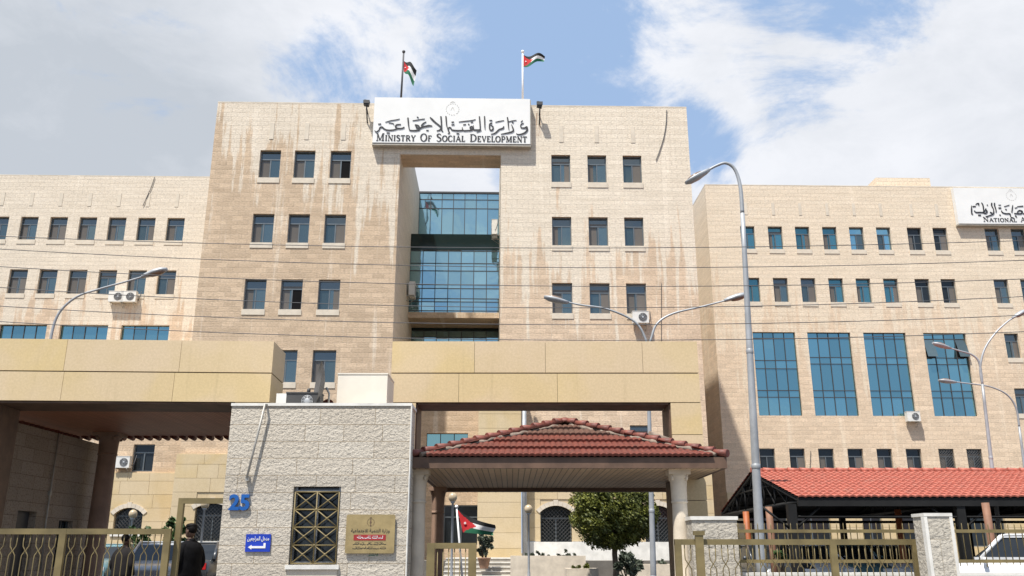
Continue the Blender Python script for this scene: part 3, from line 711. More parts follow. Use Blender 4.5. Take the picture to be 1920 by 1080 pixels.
AR = [  # calligraphic line, right to left: points in picture units, widths
 ([(1545, 725), (1520, 738), (1522, 765), (1555, 768), (1572, 760), (1576, 788), (1550, 815), (1500, 828), (1478, 818)], [6, 12, 10, 16, 20, 20, 18, 12, 4]),
 ([(1435, 738), (1447, 768), (1452, 792), (1430, 806), (1385, 816), (1340, 824)], [6, 14, 18, 16, 12, 5]),
 ([(1398, 672), (1403, 700), (1407, 745), (1412, 788)], [14, 15, 12, 6]),
 ([(1366, 752), (1360, 770), (1325, 782), (1305, 800), (1282, 818), (1250, 824)], [8, 18, 14, 15, 14, 5]),
 ([(1262, 722), (1240, 735), (1240, 780), (1262, 788), (1270, 760), (1250, 742)], [10, 16, 14, 18, 14, 8]),
 ([(1236, 700), (1262, 700)], 9),
 ([(1192, 662), (1194, 700), (1195, 750), (1197, 782)], [12, 14, 12, 6]),
 ([(1146, 664), (1150, 710), (1154, 770), (1148, 784), (1118, 786), (1096, 782), (1092, 744)], [12, 15, 14, 12, 14, 14, 6]),
 ([(1096, 782), (1072, 778), (1062, 762), (1082, 756), (1080, 786), (1040, 792), (1000, 790), (992, 762)], [14, 18, 12, 12, 16, 14, 14, 6]),
 ([(1000, 790), (950, 792), (900, 786), (890, 768), (872, 766), (866, 788), (878, 812), (862, 818)], [14, 15, 14, 12, 14, 14, 12, 5]),
 ([(845, 662), (848, 700), (852, 745), (862, 782)], [14, 15, 13, 6]),
 ([(800, 664), (803, 700), (806, 750), (808, 790), (820, 800)], [16, 17, 15, 15, 6]),
 ([(702, 672), (722, 692), (752, 720), (782, 744), (802, 766), (790, 786), (762, 794)], [8, 20, 17, 16, 18, 14, 5]),
 ([(722, 750), (690, 748), (648, 756), (626, 748), (642, 728), (668, 712)], [6, 20, 18, 14, 14, 6]),
 ([(650, 756), (610, 770), (585, 768), (578, 752), (600, 748), (606, 784), (560, 792), (520, 788), (516, 770)], [14, 20, 18, 14, 12, 18, 15, 13, 7]),
 ([(503, 676), (506, 710), (510, 750), (516, 786)], [15, 16, 14, 8]),
 ([(472, 762), (448, 772), (412, 772), (392, 760), (402, 740), (440, 736)], [14, 14, 16, 15, 14, 8]),
 ([(410, 774), (372, 786), (320, 788), (290, 776), (270, 760), (250, 768), (244, 786), (218, 804), (204, 790)], [12, 13, 15, 13, 17, 14, 12, 12, 4]),
 ([(1535, 700), (1520, 716)], 7), ([(1440, 714), (1452, 722)], 13), ([(1290, 716), (1325, 708), (1368, 700)], [4, 7, 3]), ([(1400, 714), (1440, 704), (1480, 698)], [3, 6, 3]),
 ([(960, 714), (1010, 708), (1080, 700), (1112, 690)], [3, 7, 7, 3]), ([(1068, 716), (1090, 714)], 10), ([(1045, 732), (1056, 738)], 10), ([(895, 716), (918, 714)], 10), ([(895, 740), (922, 738)], 10), ([(1000, 740), (1026, 736)], 8),
 ([(940, 818), (965, 820)], 11), ([(1120, 806), (1145, 798), (1165, 790)], [3, 8, 4]),
 ([(565, 740), (590, 742)], 11), ([(585, 668), (598, 676)], 10), ([(545, 702), (590, 696), (640, 686)], [3, 7, 3]), ([(628, 690), (655, 686)], 6), ([(668, 790), (690, 790)], 9),
 ([(300, 716), (350, 702), (400, 694), (430, 686)], [3, 7, 6, 3]), ([(236, 734), (262, 732)], 11), ([(312, 812), (340, 814)], 10), ([(330, 722), (372, 728), (376, 742)], [4, 6, 8]),
]
mb = MB(); kpx = (sx1-sx0)/(1600-205)
for pts, w in AR:
    mb = MB(); stroke(mb, [zp(x, y, SY) for x, y in pts], [q*kpx*.78 for q in w] if isinstance(w, list) else w*kpx*.78, SY); mb.build('arabic_letter', 'ink', ms)
x0, z0 = zp(205, 898, SY); x1, _ = zp(1588, 908, SY)
smallcaps(mb, 'Ministry Of Social Development', x0+.05, sz0+.1, .42, x1-x0-.1, SY, ms)
def emblem(mb, cx, cz, r, y, dep=.006):
    for k in range(14):
        a = 210+(-240)*k/13 if False else -60-(-300)*0+0
    for k in range(16):
        a = -75+330*k/15+15 if False else 285-330*k/15
        px, pz = cx+r*math.cos(R(a)), cz+r*math.sin(R(a)); ta = R(a+65)
        stroke(mb, [(px-r*.14*math.cos(ta), pz-r*.14*math.sin(ta)), (px, pz), (px+r*.14*math.cos(ta), pz+r*.14*math.sin(ta))], [r*.02, r*.13, r*.02], y, dep)
    stroke(mb, [(cx-.35*r, cz+1.15*r), (cx, cz+1.35*r), (cx+.35*r, cz+1.15*r)], [r*.06, r*.16, r*.06], y, dep)
    stroke(mb, [(cx-.28*r, cz-.2*r), (cx, cz+.35*r), (cx+.28*r, cz-.2*r)], [r*.05, r*.12, r*.05], y, dep)
mb = MB(); c = zp(905, 600, SY); emblem(mb, c[0], c[1], .33, SY); mb.build('emblem', 'ink_grey', ms)
# second sign at the right edge
YS = YR-.35
def zq(zx, zy): return B(1770+zx/10.8, 330+zy/10.8, YS)
ns = thing('building_sign', 'white signboard cut by the right picture edge on the peach stone building', 'sign', (0, Y0, 0), YAW)
nx0 = B(1787, 352, YS)[0]; nz1 = B(1787, 352, YS)[1]; nz0 = B(1800, 419, YS)[1]; nx1 = nx0+9.5
mb = MB(); mb.box(nx0, nx1, YS, YR-.03, nz0, nz1); mb.build('board', 'sign_white', ns)
mb = MB(); mb.box(nx0-.03, nx1+.03, YS+.03, YR-.02, nz0-.1, nz0-.004); mb.build('frame', 'sign_edge', ns)
AQ = [([(555, 600), (556, 680), (560, 770), (585, 768)], [8, 26, 22, 10]), ([(610, 700), (640, 735), (720, 738), (790, 736), (800, 690)], [20, 24, 26, 24, 12]), ([(575, 620), (640, 615)], 22), ([(640, 580), (665, 560), (700, 560), (700, 600)], [12, 20, 22, 14]),
      ([(755, 540), (785, 590), (800, 680), (815, 740)], [14, 24, 22, 16]), ([(790, 745), (840, 760), (870, 720), (840, 690), (820, 720)], [20, 24, 26, 24, 14]), ([(835, 680), (850, 660)], 20), ([(690, 795), (745, 795)], 26), ([(865, 590), (885, 590)], 20),
      ([(965, 545), (962, 600), (1000, 680), (1000, 760), (960, 790), (840, 825)], [22, 24, 16, 26, 24, 14]), ([(1020, 545), (1022, 600), (1050, 690), (1050, 740)], [22, 24, 20, 14]), ([(930, 735), (975, 755)], 26), ([(1100, 650), (1155, 648)], 26), ([(1100, 590), (1150, 588)], 12),
      ([(1160, 700), (1180, 740), (1250, 765), (1330, 766), (1350, 830), (1410, 852)], [16, 24, 24, 24, 14, 20]), ([(1240, 670), (1265, 685)], 22), ([(1120, 790), (1145, 795)], 22), ([(1215, 620), (1320, 588)], 12), ([(1390, 590), (1380, 660), (1370, 740)], [10, 20, 16]),
      ([(1420, 760), (1480, 765), (1560, 762), (1580, 720), (1520, 700), (1480, 740)], [22, 26, 30, 30, 26, 18]), ([(1440, 800), (1470, 840)], 22), ([(1480, 620), (1600, 610)], [12, 22]), ([(1430, 650), (1480, 640)], 14),
      ([(1600, 765), (1680, 770), (1760, 740), (1790, 760)], [24, 26, 26, 20]), ([(1700, 560), (1710, 760)], [22, 18]), ([(1800, 560), (1810, 770)], [22, 18])]
kq = (B(1800, 400, YS)[0]-B(1790, 400, YS)[0])/108
mb = MB()
for pts, w in AQ: mb = MB(); stroke(mb, [zq(x, y) for x, y in pts], [q*kq for q in w] if isinstance(w, list) else w*kq, YS); mb.build('arabic_letter', 'ink', ns)
a = zq(805, 965)
smallcaps(mb, 'National Aid Fund', a[0], nz0+.14, .32, 4.6, YS, ns)
mb = MB(); c = zq(1360, 400); emblem(mb, c[0], c[1], .32, YS); mb.build('emblem', 'ink_grey', ns)

FORMS = {}
for cp in range(0xFE80, 0xFEFD):
    d_ = unicodedata.decomposition(chr(cp)).split()
    if d_: FORMS.setdefault(''.join(chr(int(x, 16)) for x in d_[1:]), {})[d_[0][1:-1]] = chr(cp)
def shape(s):
    out = []; toks = []; i = 0
    while i < len(s):
        if s[i:i+2] == '\u0644\u0627': toks.append(s[i:i+2]); i += 2
        else: toks.append(s[i]); i += 1
    nj = set('اأإآدذرزوة ىء') | {'\u0644\u0627'}
    for k, c in enumerate(toks):
        f = FORMS.get(c)
        if not f: out.append(c); continue
        pj = k > 0 and toks[k-1] in FORMS and toks[k-1] not in nj
        nx = k < len(toks)-1 and toks[k+1] in FORMS and c not in nj
        key = 'medial' if pj and nx else 'final' if pj else 'initial' if nx else 'isolated'
        out.append(f.get(key) or f.get('isolated'))
    return ''.join(reversed(out))
def textmesh(name, body, mat, parent, cx, cz, y, height=None, width=None, ext=.004, bold=0):
    cu = bpy.data.curves.new(name, 'FONT'); cu.body = body; cu.size = 1; cu.extrude = ext; cu.offset = bold; cu.resolution_u = 3
    o = bpy.data.objects.new(name+'_tmp', cu); COL.objects.link(o); bpy.context.view_layer.update()
    me = bpy.data.meshes.new_from_object(o.evaluated_get(bpy.context.evaluated_depsgraph_get())); bpy.data.objects.remove(o); bpy.data.curves.remove(cu)
    xs = [v.co.x for v in me.vertices]; ys = [v.co.y for v in me.vertices]
    kx = width/(max(xs)-min(xs)) if width else None; kz = height/(max(ys)-min(ys)) if height else kx
    kx = kx or kz; mx, my = (max(xs)+min(xs))/2, (max(ys)+min(ys))/2
    for v in me.vertices: v.co = ((v.co.x-mx)*kx+cx, y-v.co.z-ext, (v.co.y-my)*kz+cz)
    me.name = name; me.materials.clear(); me.materials.append(MAT[mat])
    o = bpy.data.objects.new(name, me); COL.objects.link(o); o.parent = parent; return o

# ================================================================== PORTALS
def portal(label, x0, x1, lx, rx, y0, dep, rz, pivot, seed):
    o = thing('stone_portal', label, 'portal', pivot, rz, None); rnd = random.Random(seed)
    X = lambda x: x-pivot[0]; zt, zm, zb = 5.89, 5.20, 4.58; gp = .006; y = y0-pivot[1]
    mb = MB()
    for a, b, off in ((zm, zt, 0), (zb, zm, 1)):
        x = x0
        while x < x1-.01:
            xe = min(x+rnd.uniform(1.3, 3.2), x1)
            if x1-xe < .5: xe = x1
            mb.box(X(x)+gp*.6, X(xe)-gp*.6, y, y+dep, a+(.012 if off == 0 else gp), b-(gp if off == 0 else .012)); x = xe
    mb.build('beam', 'portal_slab', o)
    core = MB(); core.box(X(x0)+.02, X(x1)-.02, y+.03, y+dep-.03, zb+.004, zt-.03); core.build('beam_core', 'slab_core', o)
    sf = MB(); sf.box(X(lx)+.03, X(rx)-.03, y+.06, y+dep-.03, zb-.035, zb-.002); sf.build('beam_soffit', 'brown_paint', o)
    for xx_, sg in ((lx, 1), (rx, -1)):
        ln = MB(); e0_, e1_ = sorted((X(xx_)+sg*.003, X(xx_)+sg*.03)); ln.box(e0_, e1_, y+.06, y+dep-.03, .12, zb-.037); ln.build('reveal_panel', 'brown_paint', o)
    for a, b in ((x0, lx), (rx, x1)):
        mb = MB(); z = zb-.004
        while z > .1:
            z2 = max(z-.66, .1); mb.box(X(a), X(b), y, y+dep, z2+gp, z-gp); z = z2
        mb.box(X(a)+.02, X(b)-.02, y+.02, y+dep-.02, .1, zb-.01, 1)
        if a == rx or True:
            inx = X(b) if a == x0 else X(a)
        mb.build('leg', ['portal_slab', 'slab_core'], o)
    return o
portal('sandy yellow stone portal frame standing over the red tiled pavilion', -2.54, 3.93, -2.0, 3.30, 18.0, .95, 0, (.7, 18.0, 0), 4)
pl = portal('sandy yellow stone portal frame over the gate canopy on the left', -11.5, -5.05, -10.7, -5.75, 18.0, 1.2, R(2.6), (-5.05, 18.0, 0), 11)
# left canopy: timber soffit, tiled edge, column
cy = thing('gate_canopy', 'dark timber lined canopy with tiled edge behind the left stone portal', 'canopy', (-8.3, 21, 0))
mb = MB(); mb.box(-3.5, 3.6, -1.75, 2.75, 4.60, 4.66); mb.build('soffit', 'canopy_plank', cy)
mb = MB(); mb.box(-3.5, 3.6, -1.8, 2.85, 4.663, 4.85); mb.build('roof_slab', 'cement', cy)
def tiles(mb, a, b, c, d, rows, pitch, amp=.03, step=.035, mi=0, sub=4, old=99):
    """corrugated tiles on the slope: eave a->b, top d->c (a and d share a side)"""
    a, b, c, d = map(Vector, (a, b, c, d)); ex = (b-a).normalized(); n = ex.cross((d-a)).normalized()
    if n.z < 0: n = -n
    up = n.cross(ex).normalized(); 
    if up.z < 0: up = -up
    L = (b-a).length; H = (d-a).dot(up); xd = (d-a).dot(ex); xc = (c-a).dot(ex)
    for r in range(rows):
        h0, h1 = H*r/rows, H*(r+1)/rows
        hm = (h0+h1)/2; lo = xd*hm/H; hi = L+(xc-L)*hm/H
        if hi-lo < pitch*.6: continue
        k0, k1 = math.floor(lo/pitch*sub), math.ceil(hi/pitch*sub)
        xs = [min(max(k*pitch/sub, lo), hi) for k in range(k0, k1+1)]
        row = []
        for x in xs:
            z = amp*abs(math.sin(math.pi*x/pitch))**.8
            row.append((a+ex*x+up*(h0-.02)+n*(z+step), a+ex*x+up*(h1+.03)+n*(z+.004), a+ex*x+up*(h0-.02)+n*(z+step-.045)))
        for k in range(len(row)-1):
            if (row[k+1][0]-row[k][0]).length < 1e-4: continue
            i = len(mb.v); mb.v += [tuple(row[k][0]), tuple(row[k+1][0]), tuple(row[k+1][1]), tuple(row[k][1]), tuple(row[k][2]), tuple(row[k+1][2])]
            mb.f.append((i, i+1, i+2, i+3)); mb.f.append((i+4, i+5, i+1, i)); mb.m += [1 if r >= old else mi]*2; mb.sm += [False, False]
mb = MB(); tiles(mb, (3.7, 3.0, 4.72), (-3.6, 3.0, 4.72), (-3.6, 1.2, 5.3), (3.7, 1.2, 5.3), 5, .24, .05); tiles(mb, (-3.6, 3.0, 4.72), (-3.6, -.6, 4.72), (-2.6, -.6, 5.3), (-2.6, 2.0, 5.3), 4, .24, .05)
mb.build('roof_tiles', 'roof_tile_dark', cy)
def column_mb(r=.17, h=3.0, mi=0):
    mb = MB(); rt = r*.86
    mb.lathe([(r*1.35, 0), (r*1.35, .12), (r*1.15, .16), (r*1.2, .22), (r*.97, .27), (r*.93, h*.5), (rt, h-.60), (rt, h-.575), (rt*1.1, h-.57), (rt*1.1, h-.54), (rt*1.03, h-.535), (rt*1.05, h-.50), (rt*1.08, h-.30), (rt*1.16, h-.16), (rt*1.32, h-.12), (rt*1.35, h-.10), (rt*1.35, h-.08)], n=24, mi=mi)
    mb.box(-rt*1.45, rt*1.45, -rt*1.45, rt*1.45, h-.08, h, mi)
    mb.box(-r*1.5, r*1.5, -r*1.5, r*1.5, -.12, 0, mi)
    for sx in (-1, 1):      # leaf scrolls
        for sy in (-1, 1): mb.ellipsoid((sx*rt*.95, sy*rt*.95, h-.14), (rt*.22, rt*.22, .05), 8, 6, mi)
    return mb
col = column_mb(.26, 4.1).build('column', 'column_brown', cy); p = W(207, 860, 23.3); col.location = (p.x-(-8.3), 2.1, .5)
mb = MB()
for k in range(30): mb.tube([(-3.5+k*.24, 2.6, 4.60), (-3.5+k*.24, 2.95, 4.575)], .07, 8)
for k in range(18): mb.tube([(-3.4, -1.6+k*.24, 4.60), (-3.66, -1.6+k*.24, 4.575)], .07, 8)
mb.build('eave_tiles', 'roof_tile_dark', cy)
# ------------------------------------------------------------------ pavilion
pv = thing('pavilion', 'small pavilion with red tiled hip roof on pale round columns beside the gatehouse', 'pavilion', (1.0, 18.15, 0))
hx, hy, ez, az = 2.80, 2.65, 3.20, 4.15
mb = MB(); ap = (0.1, 0, az)
tiles(mb, (-hx, -hy, ez), (hx, -hy, ez), ap, ap, 5, .105, .02, .055, old=3)
tiles(mb, (hx, -hy, ez), (hx, hy, ez), ap, ap, 5, .105, .02, .055, old=3)
tiles(mb, (hx, hy, ez), (-hx, hy, ez), ap, ap, 5, .105, .02, .055, old=3)
tiles(mb, (-hx, hy, ez), (-hx, -hy, ez), ap, ap, 5, .105, .02, .055, old=3)
mb.build('roof', ['roof_tile_dark', 'roof_tile_old'], pv)
mb = MB(); cs_ = [(-hx+.03, -hy+.03, ez-.012), (hx-.03, -hy+.03, ez-.012), (hx-.03, hy-.03, ez-.012), (-hx+.03, hy-.03, ez-.012)]
for k in range(4): mb.poly([cs_[k], cs_[(k+1) % 4], (ap[0], 0, az-.03)])
mb.build('roof_deck', 'dark_steel', pv)
mb = MB()
for q in ((-hx, -hy), (hx, -hy), (hx, hy), (-hx, hy)):
    a = Vector((q[0], q[1], ez+.03)); b = Vector((*ap[:2], az+.07)); n = 13
    for k in range(n):
        p0, p1 = a.lerp(b, k/n-.006 if k else 0), a.lerp(b, (k+1)/n)
        mb.tube([p0+Vector((0, 0, .035)), p1+Vector((0, 0, .0))], [.07, .055], 8)
mb.ellipsoid((ap[0], 0, az+.06), (.14, .14, .08))
mb.build('hip_tiles', 'ridge_tile', pv)
mb = MB()
rnd = random.Random(3)
for sg in (-1, 1):   # cement bedding along the front hips, one uneven run
    P = [Vector((sg*hx, -hy, ez)).lerp(Vector(ap), .05+.9*k/30)+Vector((-sg*rnd.uniform(.02, .07), -.07, rnd.uniform(-.01, .01))) for k in range(31)]
    mb.tube(P, [rnd.uniform(.015, .06) for _ in P], 6)
mb.tube([(1.7, -.9, ez+.62), (2.1, -.75, ez+.46), (2.4, -.5, ez+.30), (2.6, -.4, ez+.2)], [.08, .13, .12, .06], 7)
mb.build('cement_flashing', 'cement', pv)
mb = MB(); mb.box(-hx+.1, hx-.1, -hy+.1, hy-.1, ez-.19, ez-.14); mb.build('soffit', 'soffit_plank', pv)
mb = MB()
for k in range(34): mb.tube([(-hx+.1+k*.165, hy-.1, ez-.20), (-hx+.1+k*.165, hy+.06, ez-.215)], .05, 8)
mb.build('eave_tiles', 'roof_tile_dark', pv)
mb = MB()
mb.box(-hx+.02, hx-.02, -hy+.02, -hy+.10, ez-.19, ez+.0); mb.box(-hx+.02, hx-.02, hy-.10, hy-.02, ez-.19, ez); mb.box(-hx+.02, -hx+.10, -hy+.1, hy-.1, ez-.19, ez); mb.box(hx-.10, hx-.02, -hy+.1, hy-.1, ez-.19, ez)
mb.build('fascia', 'brown_paint', pv)
mb = MB(); cz0 = ez-.19
cxs = (W(783, 960, 15.95).x-1.0, W(1275, 960, 15.95).x-1.0)
mb.box(cxs[0]-.10, hx-.12, hy-.35, hy-.14, ez-.27, ez-.193)
mb.build('ring_beam', 'brown_paint', pv)
for x in cxs:
    c_ = column_mb(.155, cz0-.30).build('column', 'column_stone', pv); c_.location = (x, -2.2, .3)
c_ = column_mb(.155, cz0-.30).build('column', 'column_brown', pv); c_.location = (W(821, 960, 20.3).x-1.0, 2.15, .3)

# ================================================================== GATEHOUSE
gh = thing('gatehouse', 'small flat roofed gatehouse of rough white stone with blue number 25', 'gatehouse', (-3.3, 15, 0))
hx0, hx1 = -1.55, 1.55; gz = 4.02
gwin = (W(546, 980, 15).x+3.3, W(636, 980, 15).x+3.3, 1.40, 2.66)
mb = MB(); wallgrid(mb, hx0, hx1, .1, gz, 0, [gwin], .28)
fp = [(hx0, 0), (hx1, 0), (hx1, .72), (1.12, .72), (1.12, 2.6), (hx0, 2.6)]
for k in range(1, 6): p, q = fp[k], fp[(k+1) % 6]; mb.quad((*p, .1), (*q, .1), (*q, gz), (*p, gz))
mb.quad((hx0, 0, gz), (hx1, 0, gz), (hx1, .72, gz), (hx0, .72, gz)); mb.quad((hx0, .72, gz), (1.12, .72, gz), (1.12, 2.6, gz), (hx0, 2.6, gz))
mb.build('wall', 'gatehouse_stone', gh, uv=True)
mb = MB(); mb.box(hx0-.01, hx1+.02, -.02, .2, gz+.002, gz+.05); mb.box(hx1-.16, hx1+.02, .2, .74, gz+.002, gz+.05); mb.box(.98, 1.14, .74, 2.6, gz+.002, gz+.05); mb.box(hx0-.01, hx0+.16, .2, 2.6, gz+.002, gz+.05); mb.build('coping', 'white_cap', gh)
mb = MB(); mb.box(hx1+.001, hx1+.022, -.018, .10, .1, gz); mb.build('quoin', 'white_cap', gh)
gx, gX, ga, gb = gwin
mb = MB(); mb.box(gx+.003, gx+.05, .10, .16, ga, gb); mb.box(gX-.05, gX-.003, .10, .16, ga, gb); mb.box(gx+.05, gX-.05, .10, .16, ga+.002, ga+.05); mb.box(gx+.05, gX-.05, .10, .16, gb-.09, gb-.05); mb.box((gx+gX)/2-.02, (gx+gX)/2+.02, .105, .155, ga+.05, gb-.09)
wo_ = mb.build('window', 'gate_post_metal', gh)
mb = MB(); mb.quad((gx, .2, ga), (gX, .2, ga), (gX, .2, gb), (gx, .2, gb)); mb.build('glass', 'window_dim', wo_)
mb = MB(); n = 4; x_, X_ = gx+.03, gX-.03; z_, Z_ = ga+.02, gb-.09; hz = (Z_-z_)/n; hw = (X_-x_)/2
def bar(p, q, r=.011): mb.tube([(p[0], .03, p[1]), (q[0], .03, q[1])], r, 5)
for k in range(n+1): bar((x_, z_+k*hz), (X_, z_+k*hz), .013)
for k in range(3): bar((x_+k*hw, z_), (x_+k*hw, Z_), .014)
for i in range(2):
    for k in range(n):
        bar((x_+i*hw, z_+k*hz), (x_+(i+1)*hw, z_+(k+1)*hz)); bar((x_+(i+1)*hw, z_+k*hz), (x_+i*hw, z_+(k+1)*hz))
        mb.ellipsoid((x_+(i+.5)*hw, .03, z_+(k+.5)*hz), (.022, .015, .022), 8, 5)
for k in range(1, n): mb.ellipsoid((x_+hw, .03, z_+k*hz), (.028, .018, .028), 8, 5)
mb.build('grille', 'gate_paint', wo_)
mb = MB(); mb.box(gx-.04, gX+.04, -.05, .1, ga-.07, ga-.003); mb.build('sill', 'white_cap', wo_)
mb = MB(); mb.box(gx-.01, gX+.01, -.012, -.001, .5, ga-.075); mb.build('marble_panel', 'stone_trim', gh)
# number 25
cx, cz = W(450, 942, 15).x+3.3, W(450, 942, 15).z
nm = textmesh('house_number', '25', 'number_blue', gh, cx, cz, -.012, width=.345, height=.265, ext=.02, bold=.035); 
# conduit pipe leaning from roof
mb = MB(); a, b = W(497, 758, 14.9), W(463, 895, 14.9); o3 = Vector((3.3, -15, 0))
mb.tube([a+o3+Vector((.02, .25, .04)), a+o3, a.lerp(b, .5)+o3, b+o3, b+o3+Vector((0, .1, -.03))], .02, 7); mb.box(b.x+3.3-.03, b.x+3.3+.03, -.10, 0, b.z-.06, b.z+.02)
mb.build('conduit', 'galv_old', gh)
# blue notice
bs = thing('notice_sign', 'small blue visitors entrance sign with white arrow under the number 25', 'sign', (W(484.5, 1018, 15).x, 14.985, W(484.5, 1018, 15).z))
mb = MB(); mb.box(-.205, .205, -.012, .01, -.14, .14); mb.build('panel', 'sign_blue', bs)
textmesh('lettering', shape('مدخل المراجعين'), 'white_paint', bs, 0, .062, -.013, width=.36, height=.085, ext=.002, bold=.012)
mb = MB(); mb.box(-.10, .13, -.018, -.013, -.085, -.05); mb.box(.095, .13, -.0185, -.0135, -.05, -.002); mb.poly([(-.10, -.016, -.105), (-.10, -.016, -.030), (-.16, -.016, -.0675)][::-1]); mb.build('arrow', 'white_paint', bs)
# brass plate
c = W(695, 1001, 15); bp = thing('brass_plaque', 'brass ministry plaque with a red band on the white gatehouse wall', 'plaque', (c.x, 14.97, c.z))
w2, h2 = .405, .31; rr = .03
pts = arc(w2-rr, -h2+rr, rr, -90, 0, 4)+arc(w2-rr, h2-rr, rr, 0, 90, 4)+arc(-w2+rr, h2-rr, rr, 90, 180, 4)+arc(-w2+rr, -h2+rr, rr, 180, 270, 4)
mb = MB(); mb.prism(pts, -.02, 0); mb.build('plate', 'brass', bp)
mb = MB(); mb.box(-.27, .26, -.026, -.0205, -.105, -.015); mb.build('red_band', 'plate_red', bp)
textmesh('lettering', shape('وزارة التنمية الاجتماعية'), 'ink', bp, 0, .045, -.021, width=.64, height=.075, ext=.001, bold=.01)
def scribble(mb, x0, x1, z, h, y, seed):
    """engraved line too small to read: joined strokes, ascenders and dots"""
    rnd = random.Random(seed); x = x1
    while x > x0+h:
        L = rnd.uniform(1.6, 4)*h*.6; xe = max(x0, x-L); pts = [(x, z)]; q = x
        while q > xe: q -= h*.22; pts.append((q, z+rnd.choice((0, 0, .35, -.15))*h*.6))
        stroke(mb, pts, h*.17, y, .002)
        if rnd.random() < .6: stroke(mb, [(x, z+h*.05), (x, z+h*.7)], h*.15, y, .002)
        for k in range(rnd.randint(1, 2)): stroke(mb, [(rnd.uniform(xe, x), z+h*.55), (rnd.uniform(xe, x), z+h*.57)][:1]*1+[(rnd.uniform(xe, x), z+h*.55)], h*.10, y, .002)
        x = xe-h*.35
mb = MB(); scribble(mb, -.30, .27, -.168, .05, -.0205, 2); scribble(mb, -.29, .27, -.235, .05, -.0205, 5); mb.build('address_lines', 'ink', bp)
mb = MB(); scribble(mb, -.21, .21, -.068, .055, -.0265, 8); mb.build('band_lettering', 'white_paint', bp)
mb = MB(); emblem(mb, 0, .185, .058, -.0205, .003); stroke(mb, [(0, .12), (0, .25)], .012, -.0205, .004); mb.build('emblem', 'brown_paint', bp)
mb = MB(); scribble(mb, -.06, .13, -.345, .05, .028, 14); tag(mb.build('painted_scrawl', 'paint_green', bp), 'green painted scrawl under the plaque', None)
# roof clutter
wb = thing('roof_cabinet', 'plain cream box cabinet standing on the gatehouse roof', 'cabinet', (0, 0, 0))
a, b = W(634, 702, 16.2), W(727, 702, 16.2); wb.location = ((a.x+b.x)/2, 16.2, gz+.0); hw = (b.x-a.x)/2
mb = MB(); mb.box(-hw, hw, 0, .9, .03, a.z-gz); mb.build('body', 'tank_white', wb)
mb = MB(); mb.box(-hw-.01, hw+.01, -.01, .91, a.z-gz+.001, a.z-gz+.025); mb.build('lid', 'tank_white', wb)
mb = MB(); mb.box(-hw+.05, -hw+.15, .05, .85, 0, .03); mb.box(hw-.15, hw-.05, .05, .85, 0, .03); mb.build('skid', 'dark_steel', wb)
def ac_unit(label, loc, rz=0, w=.85, h=.58, d=.32, group='outdoor air conditioners on the walls', bracket=True, name='air_conditioner', body='white_plastic'):
    o = thing(name, label, 'air conditioner', loc, rz, group)
    mb = MB(); mb.box(-w/2, w/2, -d, 0, 0, h); mb.box(-w/2-.01, w/2+.01, -d-.012, .0, h+.001, h+.025); mb.build('casing', body, o)
    mb = MB(); cx = w*.13; r = h*.38; ring = [(cx+r*math.cos(2*math.pi*k/18), h/2+r*math.sin(2*math.pi*k/18)) for k in range(18)]
    mb.prism(ring, -d-.006, -d+.002); mb.build('fan_opening', 'ac_dark', o)
    mb = MB()
    for q in (r*.95, r*.72, r*.5, r*.25):
        mb.tube([(cx+q*math.cos(2*math.pi*k/18), -d-.012, h/2+q*math.sin(2*math.pi*k/18)) for k in range(19)], .007, 4)
    for k in range(4): a = math.pi*k/4; mb.tube([(cx-r*math.cos(a), -d-.012, h/2-r*math.sin(a)), (cx+r*math.cos(a), -d-.012, h/2+r*math.sin(a))], .006, 4)
    mb.ellipsoid((cx, -d-.012, h/2), (.05, .01, .05)); mb.build('fan_guard', 'galv', o)
    if bracket:
        mb = MB()
        for sx in (-w*.36, w*.36): mb.box(sx-.02, sx+.02, -d, .12, -.05, -.003); mb.tube([(sx, -d+.02, -.04), (sx, .13, -.32)], .014, 5)
        mb.build('bracket', 'galv_old', o)
        mb = MB(); mb.tube([(w/2, -.12, h*.3), (w/2+.1, -.1, h*.2), (w/2+.12, .0, h*.6), (w/2+.14, .1, h*1.2)], .018, 6); mb.build('hose', 'wire', o)
    return o
p = W(590, 757, 16.3)
ao = ac_unit('old air conditioner with dark front and pale end on the gatehouse roof under the dish', (p.x-.02, 15.75, gz+.03), R(0), .60, .27, .3, None, False, body='ac_dark')
MB().box(-.48, -.302, -.30, .0, .0, .27).build('side_panel', 'white_plastic', ao)
dk = MB(); q = W(590, 745, 15.6)
dsh = thing('satellite_dish', 'dark satellite dish seen edge on standing on the gatehouse roof', 'satellite dish', (W(608, 755, 15.7).x, 15.7, gz))
mb = MB(); prof = [(0, 0), (.14, .012), (.28, .05), (.40, .10), (.445, .125)]; n = 28; i0 = 0
rot = Matrix.Rotation(R(6), 3, 'Y') @ Matrix.Rotation(R(-70), 3, 'Z') @ Matrix.Rotation(R(90), 3, 'X')
for r_, z_ in prof:
    for k in range(n): t = 2*math.pi*k/n; v = rot @ Vector((r_*.9*math.cos(t), r_*math.sin(t), z_)); mb.v.append((v.x-.02, v.y, v.z+.47))
for k in range(len(prof)-1):
    for j in range(n): a0 = k*n+j; a1 = k*n+(j+1) % n; mb.f.append((a0, a1, a1+n, a0+n)); mb.m.append(0); mb.sm.append(True)
mb.build('reflector', 'dish_grey', dsh)
mb = MB(); mb.tube([(.08, 0, 0), (.08, 0, .34), (.02, 0, .45)], .02, 7); mb.box(-.02, .18, -.1, .1, 0, .02); mb.build('mast', 'galv_old', dsh)
mb = MB(); mb.tube([(.0, -.0, .1), (-.16, -.05, .2), (-.28, -.07, .36)], .01, 5); mb.ellipsoid((-.28, -.07, .38), (.035, .035, .05)); mb.build('receiver_arm', 'ac_dark', dsh)

